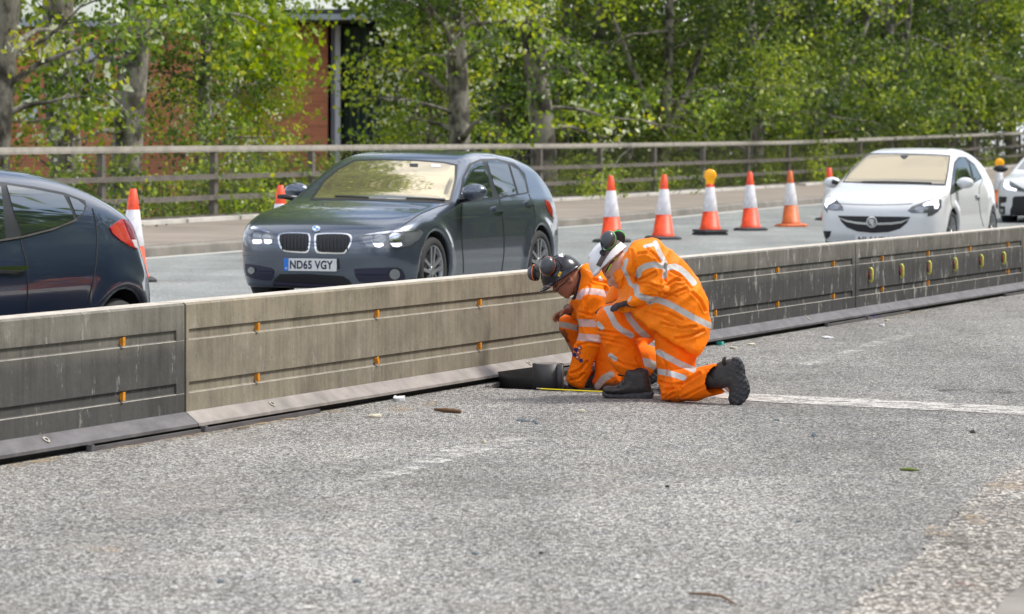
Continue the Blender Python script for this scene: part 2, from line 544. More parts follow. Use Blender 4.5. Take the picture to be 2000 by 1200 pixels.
class Field:
    def __init__(s, lo, hi, h):
        s.lo = np.array(lo, float); s.h = h
        n = np.ceil((np.array(hi) - s.lo) / h).astype(int) + 1
        s.n = n
        s.ax = [s.lo[i] + np.arange(n[i]) * h for i in range(3)]
        s.F = np.full(tuple(n), 9.0, np.float32)
    def sl(s, lo, hi):
        a = np.clip(np.floor((np.array(lo) - s.lo) / s.h).astype(int), 0, s.n)
        b = np.clip(np.ceil((np.array(hi) - s.lo) / s.h).astype(int) + 1, 0, s.n)
        return tuple(slice(a[i], b[i]) for i in range(3))
    def grid(s, sl):
        return np.meshgrid(*[s.ax[i][sl[i]] for i in range(3)], indexing='ij', sparse=True)
    def put(s, sl, d, k, op='u'):
        if op == 'u': s.F[sl] = smin(s.F[sl], d, k)
        else: s.F[sl] = smax(s.F[sl], -d, k)
    def cone(s, a, b, ra, rb, k=0.03, op='u'):
        a = np.array(a, float); b = np.array(b, float); R = max(ra, rb) + k + 0.02
        sl = s.sl(np.minimum(a, b) - R, np.maximum(a, b) + R)
        X, Y, Z = s.grid(sl)
        ab = b - a; L = ab @ ab + 1e-12
        t = np.clip(((X - a[0]) * ab[0] + (Y - a[1]) * ab[1] + (Z - a[2]) * ab[2]) / L, 0, 1)
        d = np.sqrt((X - a[0] - t * ab[0]) ** 2 + (Y - a[1] - t * ab[1]) ** 2 + (Z - a[2] - t * ab[2]) ** 2) - (ra + (rb - ra) * t)
        s.put(sl, d, k, op)
    def ell(s, c, r, ax=None, k=0.03, op='u', cut=None):
        c = np.array(c, float); r = np.array(r, float); R = r.max() + k + 0.02
        ax = np.eye(3) if ax is None else np.asarray(ax)
        sl = s.sl(c - R, c + R)
        X, Y, Z = s.grid(sl)
        q = [((X - c[0]) * ax[i][0] + (Y - c[1]) * ax[i][1] + (Z - c[2]) * ax[i][2]) / r[i] for i in range(3)]
        k0 = np.sqrt(q[0] ** 2 + q[1] ** 2 + q[2] ** 2) + 1e-9
        k1 = np.sqrt((q[0] / r[0]) ** 2 + (q[1] / r[1]) ** 2 + (q[2] / r[2]) ** 2) + 1e-9
        d = k0 * (k0 - 1) / k1
        if cut is not None:      # keep only the side where (p-c).ax[2] > cut
            d = smax(d, cut - q[2] * r[2], 0.01)
        s.put(sl, d, k, op)
    def poly(s, px, y0, R, Lh=0.0, k=0.03, slope=0.0, ref=None, n=3, op='u', grow=0.0):
        """outline given on the photo grid, at depth y0 (+slope per pixel), inflated to a round section of radius R"""
        pp = smooth_poly(px, n)
        ref = pp[:, 0].mean() if ref is None else ref
        Yv = y0 + slope * (pp[:, 0] - ref)
        W3 = np.array([P3(p[0], p[1], y) for p, y in zip(pp, Yv)])
        pz = W3[:, [0, 2]]
        xref = (ref - 1000) / FP * y0
        m = slope * FP / y0
        R2 = R + Lh + k + 0.02
        lo = [pz[:, 0].min() - k - 0.03, Yv.min() - R2, pz[:, 1].min() - k - 0.03]
        hi = [pz[:, 0].max() + k + 0.03, Yv.max() + R2, pz[:, 1].max() + k + 0.03]
        sl = s.sl(lo, hi)
        X, Y, Z = s.grid(sl)
        X2, Z2 = np.broadcast_arrays(X[:, 0, :], Z[:, 0, :])
        d2 = segdist(X2, Z2, pz, True)
        d2 = np.where(inpoly(X2, Z2, pz), -d2, d2) - grow
        q = (R + d2)[:, None, :]
        yy = np.maximum(np.abs(Y - (y0 + m * (X - xref))) - Lh, 0)
        d = np.where(q > 0, np.sqrt(np.maximum(q, 0) ** 2 + yy ** 2) - R, np.maximum(yy - R, d2[:, None, :]))
        s.put(sl, d, k, op)
    def mesh(s, it=1):
        V, Q = surfnet(s.F, s.lo, s.h)
        if it: V = relax(V, Q, it, 0.5)
        return V, Q

def set_attr(me, name, vals):
    a = me.attributes.new(name, 'FLOAT', 'POINT')
    a.data.foreach_set('value', np.asarray(vals, np.float32))

# ------------------------------------------------------------------ patches that lie on a surface
def cam_ray(px, py):
    d = Vector(((px - 1000) / FP, 1.0, (HY - py) / FP))
    return Vector((0, 0, CH)), d.normalized()

def patch(name, outline, bvh, m, parent, off=0.004, step=3.0, smooth_n=0, thick=0.006, rays=None, sm=True):
    """a thin shell following the surface behind an outline"""
    pts = [tuple(p) for p in (smooth_poly(outline, smooth_n) if smooth_n else outline)]
    B = []
    for i in range(len(pts)):
        a = np.array(pts[i]); b = np.array(pts[(i + 1) % len(pts)])
        k = max(1, int(np.hypot(*(b - a)) / step))
        for j in range(k): B.append(a + (b - a) * j / k)
    B = np.array(B)
    nb = len(B)
    gx, gy = np.meshgrid(np.arange(B[:, 0].min() + step / 2, B[:, 0].max(), step), np.arange(B[:, 1].min() + step / 2, B[:, 1].max(), step))
    gx = gx.ravel(); gy = gy.ravel()
    if len(gx):
        ok = inpoly(gx, gy, B) & (segdist(gx, gy, B, True) > step * 0.45)
        P = np.concatenate([B, np.stack([gx[ok], gy[ok]], 1)])
    else:
        P = B
    r = delaunay_2d_cdt([Vector(p) for p in P.tolist()], [(i, (i + 1) % nb) for i in range(nb)], [], 1, 1e-5)
    v2 = [tuple(v) for v in r[0]]; tris = [tuple(f) for f in r[2]]
    co = []; nn = []; last = None
    ray = rays or cam_ray
    bad = set()
    for i, (x, y) in enumerate(v2):
        o, d = ray(x, y)
        loc, nor, _, dist = bvh.ray_cast(o, d)
        if loc is None:
            bad.add(i); co.append(None); nn.append(None); continue
        if nor.dot(d) > 0: nor = -nor
        co.append(np.array(loc)); nn.append(np.array(nor))
    good = [i for i in range(len(v2)) if i not in bad]
    if not good: return None
    for i in bad:      # off the edge: borrow the nearest hit
        j = min(good, key=lambda q: (v2[q][0] - v2[i][0]) ** 2 + (v2[q][1] - v2[i][1]) ** 2)
        co[i] = co[j]; nn[i] = nn[j]
    top = [c + n * off for c, n in zip(co, nn)]
    bot = [c + n * (off - thick) for c, n in zip(co, nn)]
    F = []; extra = []
    ed = {}
    for t in tris:
        a, b, c = t
        n = np.cross(top[b] - top[a], top[c] - top[a])
        if n @ (nn[a] + nn[b] + nn[c]) < 0: t = (a, c, b)
        F.append(t)
        for e in ((t[0], t[1]), (t[1], t[2]), (t[2], t[0])):
            ed[e] = 1
    k = len(top)
    for (a, b) in list(ed):
        if (b, a) not in ed:
            q = k + len(extra); extra += [top[a], bot[a], bot[b], top[b]]
            F.append((q, q + 1, q + 2, q + 3))
    o = obj(name, top + extra, [list(f) for f in F], m, parent, sm)
    return o

def strip_poly(pts, w):
    """outline of a polyline of width w"""
    P = np.asarray(pts, float)
    T = np.gradient(P, axis=0); T /= np.linalg.norm(T, axis=1)[:, None] + 1e-9
    Nn = np.stack([-T[:, 1], T[:, 0]], 1)
    ww = w if hasattr(w, '__len__') else [w] * len(P)
    ww = np.asarray(ww)[:, None] / 2
    return np.concatenate([P + Nn * ww, (P - Nn * ww)[::-1]])

def make_bvh(V, F): return BVHTree.FromPolygons([Vector(v) for v in V.tolist()], [list(map(int, f)) for f in F])
# ------------------------------------------------------------------ the ground, the two carriageways
BA = math.radians(21.8)
BD = np.array([math.sin(BA), math.cos(BA), 0.0])       # along the barrier
BN = np.array([-math.cos(BA), math.sin(BA), 0.0])      # away from the camera
BP = np.array([-1.741, 18.01, 0.0])
def bar(s, l, z=0.0): return BP + BD * s + BN * l + np.array([0, 0, z])
def tab(x, t): return float(np.interp(x, [a for a, b in t], [b for a, b in t]))
def zf(Y): return tab(Y, [(-30, .0), (15, .04), (31, .09), (40, .085), (52, .13), (62, .15), (73, .27), (95, .38), (119, .68), (160, 1.26), (260, 2.6)])
def zv(Y): return tab(Y, [(-30, .25), (50, .295), (57.7, .336), (77.8, .42), (94.7, .53), (117.6, .83), (126, .94), (160, 1.5), (260, 3.0)])
def edgex(Y): return 1.53 + 0.358 * (Y - 61.8)
def fencex(Y): return 1.92 + 0.348 * (Y - 77.8)

g = MB(); R_ = 2500
g.add([(-R_, -R_, -1.3), (R_, -R_, -1.3), (R_, R_, -1.3), (-R_, R_, -1.3)], [(0, 1, 2, 3)])
tag(g.build('ground', M['soil']), kind='structure')

# near carriageway with the excavated slot cut out of it
hole = [G3(940, 757), G3(1060, 763), G3(1180, 768), G3(1292, 771), bar(7.6, -0.075), bar(4.35, -0.075)]
hole = [h[:2] for h in hole]
rnd = random.Random(3)
hp = []
for i in range(len(hole)):
    a, b = hole[i], hole[(i + 1) % len(hole)]
    n = max(2, int(np.linalg.norm(b - a) / 0.05))
    for k in range(n):
        p = a + (b - a) * k / n
        if i != 4: p = p + np.array([rnd.uniform(-1, 1), rnd.uniform(-1, 1)]) * 0.010
        hp.append(p)
outer = [bar(-60, 0.12)[:2], bar(-60, -15)[:2], bar(120, -15)[:2], bar(120, 0.12)[:2]]
vs = [Vector(p) for p in outer] + [Vector(p) for p in hp]
nh = len(hp)
eds = [(i, (i + 1) % 4) for i in range(4)] + [(4 + i, 4 + (i + 1) % nh) for i in range(nh)]
r = delaunay_2d_cdt(vs, eds, [], 0, 1e-6)
hpn = np.array(hp)
tri = []
for t in r[2]:
    c = sum((np.array(r[0][i]) for i in t), np.zeros(2)) / len(t)
    if inpoly(np.array([c[0]]), np.array([c[1]]), hpn)[0]: continue
    tri.append(list(t))
tag(obj('near_carriageway', [(v[0], v[1], 0) for v in r[0]], tri, M['asphalt'], smooth=False), kind='structure')
hz = -0.055
V = [(p[0], p[1], 0) for p in hp] + [(p[0], p[1], hz - 0.01) for p in hp]
F = [(i, (i + 1) % nh, nh + (i + 1) % nh, nh + i) for i in range(nh)]
tag(obj('excavation_edge', V, F, M['asphalt'], smooth=False), kind='structure')
# bumpy floor of the slot
xs = np.arange(hpn[:, 0].min() - .05, hpn[:, 0].max() + .05, 0.02); ys = np.arange(hpn[:, 1].min() - .05, hpn[:, 1].max() + .05, 0.03)
X, Y = np.meshgrid(xs, ys, indexing='ij')
Pn = np.stack([X * 9, Y * 9, X * 0], -1)
Z = hz - 0.01 + 0.022 * vnoise(Pn, 4) + 0.012 * vnoise(Pn * 3, 5)
keep = inpoly(X, Y, hpn) | (segdist(X, Y, hpn, True) < 0.04)
V = np.stack([X, Y, Z], -1).reshape(-1, 3); ny = len(ys)
F = [(i * ny + j, (i + 1) * ny + j, (i + 1) * ny + j + 1, i * ny + j + 1) for i in range(len(xs) - 1) for j in range(ny - 1)
     if keep[i, j] and keep[i + 1, j + 1]]
tag(obj('excavated_strip', V, F, M['rubble'], smooth=True), kind='structure')
# far carriageway, kerb, verge, embankment
rows = np.arange(-40, 262, 3.0)
def sheet(name, fl, m, kind='structure', smooth=True):
    V = []; F = []
    k = len(fl(0))
    for i, y in enumerate(rows):
        V += [tuple(p) for p in fl(float(y))]
        if i:
            for j in range(k - 1):
                a = (i - 1) * k + j
                F.append((a, a + 1, a + k + 1, a + k))
    return tag(obj(name, V, F, m, smooth=smooth), kind=kind)
def barx(Y): return BP[0] + (Y - BP[1]) * math.tan(BA)
sheet('far_carriageway', lambda y: [(barx(y) - 0.10, y, zf(y)), (edgex(y) - 0.10, y, zf(y))][::-1], M['asphalt_far'])
sheet('edge_line_marking', lambda y: [(edgex(y) + 0.02, y, zf(y) + .004), (edgex(y) + 0.22, y, zf(y) + .004)], M['paint_far'])
sheet('kerb', lambda y: [(edgex(y) - 0.36, y, zf(y) + .135), (edgex(y) - 0.14, y, zf(y) + .13), (edgex(y) - 0.115, y, zf(y) + .11), (edgex(y) - 0.10, y, zf(y) - .03)], M['kerb'], smooth=False)
sheet('verge', lambda y: [(fencex(y) + 0.05, y, zv(y)), (edgex(y) - 1.4, y, (zf(y) + .14 + zv(y)) / 2 + .005), (edgex(y) - 0.36, y, zf(y) + .138)], M['verge'])
sheet('embankment', lambda y: [(fencex(y) - 14, y, -1.4), (fencex(y) - 5, y, -0.9), (fencex(y) - 0.2, y, zv(y) - .05)], M['soil'])
sheet('near_verge', lambda y: [(barx(y) + 16.1, y, -.004), (barx(y) + 24, y, 0.5), (barx(y) + 60, y, 0.8), (barx(y) + 90, y, -1.35)][::1], M['soil'])

# dusty apron and faint markings
def flat(name, pts, m, z=0.004, jag=0.0, seed=1, kind='structure', n=14):
    rr = random.Random(seed); out = []
    for i in range(len(pts)):
        a = np.array(pts[i]); b = np.array(pts[(i + 1) % len(pts)])
        for k in range(n if jag else 1):
            p = a + (b - a) * k / (n if jag else 1)
            out.append((p[0] + rr.uniform(-jag, jag), p[1] + rr.uniform(-jag, jag), z))
    r = delaunay_2d_cdt([Vector(p[:2]) for p in out], [(i, (i + 1) % len(out)) for i in range(len(out))], [], 1, 1e-6)
    F = [list(t) for t in r[2]]
    Vv = [(v[0], v[1], z) for v in r[0]]
    F2 = []
    for t in F:
        a, b, c = (np.array(Vv[i][:2]) for i in t)
        F2.append(t if (b - a)[0] * (c - a)[1] - (b - a)[1] * (c - a)[0] > 0 else t[::-1])
    return tag(obj(name, Vv, F2, m, smooth=False), kind=kind)
def gp(*pp): return [G3(x, y)[:2] for x, y in pp]
flat('white_line_marking', gp((1392, 777), (1395, 768), (1500, 772), (1700, 781), (1900, 791), (2900, 841), (2900, 867), (1900, 806), (1700, 797), (1500, 787)), M['paint'], .004, .012, n=20)
flat('faded_lane_marking', gp((640, 955), (720, 927), (800, 902), (880, 876), (990, 855), (1060, 855), (1000, 872), (900, 895), (800, 925), (700, 952)), M['paint_ghost'], .004, .02)
flat('faded_lane_marking', gp((1560, 712), (1640, 690), (1720, 662), (1780, 650), (1790, 655), (1730, 672), (1650, 698), (1580, 716)), M['paint_ghost'], .004, .02)
flat('dusty_patch', gp((130, 985), (250, 945), (430, 930), (520, 960), (430, 1000), (250, 1015)), paint_mat('pale_dust', (0.40, 0.36, 0.32), (0.50, 0.72), scale=3), .004, .03)
flat('rubber_grit_mark', gp((1815, 762), (1830, 752), (1890, 757), (1960, 762), (1990, 768), (1930, 774), (1860, 770)), M['dirtmark'], .004, .02)
flat('sawdust_mark', gp((740, 800), (765, 793), (800, 794), (812, 799), (790, 806), (755, 806)), M['sandmark'], .004, .01)
flat('sawdust_mark', gp((806, 790), (830, 784), (860, 786), (850, 792), (820, 795)), M['sandmark'], .004, .01)
for i, s0 in enumerate((-3.2, -1.2, 0.1, 6.6, 13.2)):
    flat('litter_line', [bar(s0, -0.085)[:2], bar(s0 + 1.7, -0.085)[:2], bar(s0 + 1.6, -0.19)[:2], bar(s0 + 0.2, -0.17)[:2]], M['sandmark'], .004, .015, seed=i)
ap = [(1600, 1240), (1690, 1165), (1770, 1110), (1830, 1050), (1890, 985), (1960, 925), (2060, 880), (2600, 800), (3600, 1240)]
flat('coarse_chipping_surface', gp(*ap), M['coarse'], .008, .018, n=8)
for (x, y, w, h, m_) in ((1905, 1020, 30, 10, 'sandmark'), (1975, 952, 60, 9, 'sandmark'), (1830, 1045, 30, 12, 'sandmark'), (205, 1080, 34, 6, 'sandmark'), (1880, 1062, 46, 14, 'dirtmark')):
    flat('dirt_mark', gp((x - w, y), (x - w * .4, y - h), (x + w * .5, y - h * .8), (x + w, y + 1), (x + w * .3, y + h), (x - w * .5, y + h * .7)), M[m_], .012, .006)
# a kerb turning the corner of the apron
kp = [G3(1940, 1230), G3(1965, 1190), G3(2010, 1165), G3(2120, 1140)]
mb = MB()
for a, b in zip(kp[:-1], kp[1:]):
    t = (b - a) / np.linalg.norm(b - a); n_ = np.array([-t[1], t[0], 0])
    mb.box((a + b) / 2 - n_ * .07 + [0, 0, .02], (np.linalg.norm(b - a) - .01, .14, .05), (t, n_, (0, 0, 1)))
tag(mb.build('corner_kerb', M['kerb']), kind='structure')

# ------------------------------------------------------------------ concrete barrier units
U = 6.45
ZT, ZB = 0.69, 0.105
def spx(px):
    q = (px - 1000) / FP
    return (q * 18.01 + 1.741) / (BD[0] - BD[1] * q)
def make_barrier(i, m, mp, label, ends):
    s0 = i * U
    th = thing('concrete_barrier', label, 'concrete barrier', bar(s0 + U / 2, 0.1), 'concrete barrier units in a line')
    th_l = 0.20
    gr = [(0.0, ZB - .10), (0.0, 0.205), (0.005, 0.209), (0.012, 0.214), (0.012, 0.264), (0.0, 0.266), (0.0, 0.488), (0.005, 0.492), (0.012, 0.497), (0.012, 0.547), (0.0, 0.549), (0.0, ZT - .012), (0.012, ZT)]
    fl = [(0.0, z) for l, z in gr[:-1]] + [(0.012, ZT)]
    mb = MB()
    g0 = s0 + (0.012 if not ends else 0.012); g1 = s0 + U - 0.012
    e0 = g0 + (0.09 if ends else 0.03); e1 = g1 - (0.09 if ends else 0.03)
    # stations: end block, short ramp, grooved run, ramp, end block
    st = [(g0, 0), (e0, 0), (e0 + .004, 1), (e1 - .004, 1), (e1, 0), (g1, 0)]
    rs = []
    cur = []
    for s, gg in st:
        cur.append([bar(s, (gr if gg else fl)[k][0], gr[k][1]) for k in range(len(gr))])
    V = []; F = []
    K = len(gr)
    for c in cur: V += c
    for a in range(len(st) - 1):
        for k in range(K - 1):
            F.append((a * K + k, a * K + k + 1, (a + 1) * K + k + 1, (a + 1) * K + k)[::-1])
    mb.add(V, F, 0)
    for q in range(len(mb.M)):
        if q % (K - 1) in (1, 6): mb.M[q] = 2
    # top, back, ends
    a, b = g0, g1
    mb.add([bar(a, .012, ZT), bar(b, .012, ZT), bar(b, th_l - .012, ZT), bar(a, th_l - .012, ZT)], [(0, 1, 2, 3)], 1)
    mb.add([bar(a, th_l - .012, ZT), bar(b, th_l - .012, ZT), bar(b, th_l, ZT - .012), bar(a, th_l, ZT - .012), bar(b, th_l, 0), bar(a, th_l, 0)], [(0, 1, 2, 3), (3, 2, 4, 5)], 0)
    for s, fl_ in ((a, 1), (b, 0)):
        q = [bar(s, 0, .005), bar(s, 0, ZT - .012), bar(s, .012, ZT), bar(s, th_l - .012, ZT), bar(s, th_l, ZT - .012), bar(s, th_l, 0)]
        mb.add(q, [tuple(range(6)) if fl_ else tuple(range(5, -1, -1))], 0)
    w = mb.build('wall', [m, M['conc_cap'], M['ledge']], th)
    # joint filler
    j = MB(); j.box(bar(s0 + U, th_l / 2, ZT / 2 - .01), (.022, th_l - .03, ZT - .04), (BD, BN, (0, 0, 1)))
    j.build('joint_strip', M['joint'], th)
    # steel toe plate, leaning away from the wall over a dark slot
    mb = MB()
    prof = [(-.002, ZB + .004), (-.078, .050), (-.080, .034), (-.072, .034), (-.004, ZB - .010)]
    V = []; 
    for s in (s0 + .004, s0 + U - .004):
        V += [bar(s, l, z) for l, z in prof]
    F = [(k, (k + 1) % 5, 5 + (k + 1) % 5, 5 + k) for k in range(5)] + [(4, 3, 2, 1, 0), (5, 6, 7, 8, 9)]
    mb.add(V, F, 0)
    pl = mb.build('toe_plate', mp, th)
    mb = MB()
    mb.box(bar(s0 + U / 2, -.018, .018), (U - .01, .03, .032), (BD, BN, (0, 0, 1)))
    mb.build('shade_strip', M['black_rubber'], th)  # black strip painting in the shade of the slot under the toe plate
    # flat bars at the foot of the joints
    for c, L in ((s0 + .75, 1.45), (s0 + U - .62, 1.2)):
        mb = MB(); mb.box(bar(c, -.092, .012), (L, .022, .02), (BD, BN, (0, 0, 1)))
        mb.box(bar(c - L / 2 + .02, -.090, .018), (.03, .03, .032), (BD, BN, (0, 0, 1)))
        mb.build('foot_rail', M['plate'], th)
    # lime stained bolt holes on the plate
    for s in (s0 + .98, s0 + U - 1.55):
        mb = MB()
        u = np.array([BN[0] * .076, BN[1] * .076, .054]); u /= np.linalg.norm(u)
        nn = np.cross(BD, u); nn = nn if nn[2] > 0 else -nn
        c = bar(s, -.036, .083) + nn * .004
        mb.lathe([(0.0, .001), (.013, .001), (.017, .004), (.022, .0)], c, (BD, u, nn), 12, 0)
        mb.lathe([(0.0, .0015), (.011, .0015)], c + nn * .001, (BD, u, nn), 12, 1)
        mb.build('bolt_hole', [M['conc_cap'], M['black_rubber']], th)
    # orange clips in the two grooves
    rr = random.Random(40 + i)
    for s in (.86, 2.49, 4.115, 5.74):
        for z in (.520, .238):
            if (i, s, z) in ((1 + 1, 4.115, .238),): continue
            tilt = 0.45 if (i == 0 and s == 2.49 and z < .3) else rr.uniform(-.06, .06)
            mb = MB()
            c = bar(s0 + s, 0.0, z)
            ax = (BD * math.cos(tilt) + np.array([0, 0, math.sin(tilt)]), -BN, np.array([0, 0, math.cos(tilt)]) - BD * math.sin(tilt))
            mb.box(c + BN * .026 - BD * .020, (.030, .004, .040), (BD, BN, (0, 0, 1)), 1)
            mb.box(c + BN * .008 + BD * 0.002, (.005, .036, .036), ax, 0)
            mb.box(c - BN * .010 + BD * 0.006, (.024, .005, .046), ax, 0)
            mb.lathe([(0, .006), (.007, .006), (.007, 0)], c + BN * .024 - BD * .03, (BD, np.array([0, 0, 1.]), -BN), 8, 2)
            mb.build('orange_clip', [M['bracket'], M['rust'], M['black_rubber']], th)
    return th
U0 = 0.0
Bs = []
Bs.append(make_barrier(-3, M['conc_dark'], M['plate'], 'concrete barrier unit at the far left end beyond the picture edge, dark and grimy', True))
Bs.append(make_barrier(-2, M['conc_grey'], M['plate'], 'concrete barrier unit cut by the left edge behind the dark hatchback', True))
Bs.append(make_barrier(-1, M['conc_grey'], M['plate'], 'grimy concrete barrier unit with dark lower half, left of the tan one', True))
Bs.append(make_barrier(0, M['conc_tan'], M['plate_tan'], 'clean tan concrete barrier unit in front of the grey hatchback, left of the workers', False))
Bs.append(make_barrier(1, M['conc_dark'], M['plate'], 'dark streaked concrete barrier unit directly behind the worker in the white helmet', True))
Bs.append(make_barrier(2, M['conc_dark'], M['plate'], 'dark concrete barrier unit with six yellow cable hooks, below the white hatchback', True))
Bs.append(make_barrier(3, M['conc_tan'], M['plate_tan'], 'tan concrete barrier unit cut by the right edge of the picture', False))
Bs.append(make_barrier(4, M['conc_dark'], M['plate'], 'first dark concrete barrier unit beyond the right edge of the picture', True))
Bs.append(make_barrier(5, M['conc_tan'], M['plate_tan'], 'tan concrete barrier unit well beyond the right edge of the picture', False))
Bs.append(make_barrier(6, M['conc_grey'], M['plate'], 'grimy concrete barrier unit far beyond the right edge of the picture', True))
Bs.append(make_barrier(7, M['conc_dark'], M['plate'], 'last dark concrete barrier unit far beyond the right edge of the picture', True))
for px in (1697, 1757, 1811, 1862, 1913, 1957):
    s = spx(px); mb = MB()
    zc = 0.385
    pts = [bar(s, -.002, zc + .055), bar(s, -.022, zc + .06), bar(s, -.032, zc + .04), bar(s, -.032, zc - .04), bar(s, -.022, zc - .06), bar(s, -.002, zc - .055)]
    mb.tube(pts, [.009, .011, .012, .012, .011, .009], 8, 0)
    mb.box(bar(s, -.006, zc), (.03, .01, .07), (BD, BN, (0, 0, 1)), 1)
    mb.build('cable_hook', [M['hook_y'], mat('red_backing', (.25, .03, .02), .6)], Bs[5], smooth=True)

# ------------------------------------------------------------------ parapet fence
fy = [57.66 + 4.09 * k for k in range(-22, 34)]
FT = np.array([0.3286, 0.9445, 0.0])
fence = thing('parapet_fence', 'weathered four-rail parapet fence with wire mesh running behind the cones and cars', 'fence', (fencex(77.8), 77.8, zv(77.8)))
def fpt(Y, dz, off=0.0): return np.array([fencex(Y) + off * .944, Y - off * .33, zv(Y) + dz])
FO = np.array([FT[1], -FT[0], 0])
def railrun(name, dz, h, w, m, off=0.0):
    mb = MB()
    Ys = fy[::1]
    V = []; F = []
    for Y in Ys:
        c = fpt(Y, dz, off)
        V += [c + FO * w / 2 + [0, 0, h / 2], c + FO * w / 2 - [0, 0, h / 2], c - FO * w / 2 - [0, 0, h / 2], c - FO * w / 2 + [0, 0, h / 2]]
    for i in range(len(Ys) - 1):
        for k in range(4):
            F.append((i * 4 + k, i * 4 + (k + 1) % 4, (i + 1) * 4 + (k + 1) % 4, (i + 1) * 4 + k))
    mb.add(V, F); return mb.build(name, m, fence)
railrun('top_rail', 1.20, .105, .13, M['railtop'])
railrun('rail', .725, .085, .07, M['rail'], .06)
railrun('rail', .37, .085, .07, M['rail'], .06)
railrun('bottom_board', .04, .09, .05, M['rail'], .05)
cop = thing('stone_coping', 'row of white coping stones at the foot of the parapet fence', 'coping', (fencex(77.8), 77.8, zv(77.8)))
for a, b in zip(fy[:-1], fy[1:]):
    for k in range(2):
        y0 = a + (b - a) * (k * .5 + .01); y1 = a + (b - a) * (k * .5 + .49)
        if int(a * 7 + k) % 9 == 3: continue
        for (dz0, dz1) in ((.0, .10),):
            c0, c1 = fpt(y0, 0, .38), fpt(y1, 0, .38)
            t = (c1 - c0); L = np.linalg.norm(t); t /= L
            n_ = np.cross(t, [0, 0, 1.])
            mb = MB(); mb.box((c0 + c1) / 2 + [0, 0, .015], (L, .24, .09), (t, n_, np.cross(n_, t))); mb.build('coping_stone', M['coping'], cop)
for Y in fy:
    mb = MB()
    for wd, off, dep in ((.14, 0, .05),):
        b0 = fpt(Y, -.02); b1 = fpt(Y, 1.16)
        h0, h1 = .085, .055
        V = []
        for c, h in ((b0, h0), (b1, h1)):
            V += [c + FT * h + FO * .05, c + FT * h - FO * .05, c - FT * h - FO * .05, c - FT * h + FO * .05]
        mb.add(V, [(0, 1, 2, 3), (7, 6, 5, 4)] + [(k, 4 + k, 4 + (k + 1) % 4, (k + 1) % 4) for k in range(4)])
    mb.build('post', M['rail'], fence)
# wire mesh infill
V = []; F = []
def wire(a, b, w):
    k = len(V)
    d = (b - a) / np.linalg.norm(b - a)
    u = np.cross(d, FO); u /= np.linalg.norm(u)
    for p in (a, b):
        V.extend([p + u * w, p - u * w * .5 + FO * w, p - u * w * .5 - FO * w])
    for q in range(3): F.append((k + q, k + (q + 1) % 3, k + 3 + (q + 1) % 3, k + 3 + q))
Y = 42.0
while Y < 130:
    wire(fpt(Y, .06, .11), fpt(Y, 1.18, .11), .0022); Y += .052
for dz in np.arange(.08, 1.18, .052):
    ys_ = [y for y in fy if 38 < y < 134]
    for a, b in zip(ys_[:-1], ys_[1:]): wire(fpt(a, dz, .11), fpt(b, dz, .11), .0022)
obj('wire_mesh', V, F, M['wire'], fence, False)

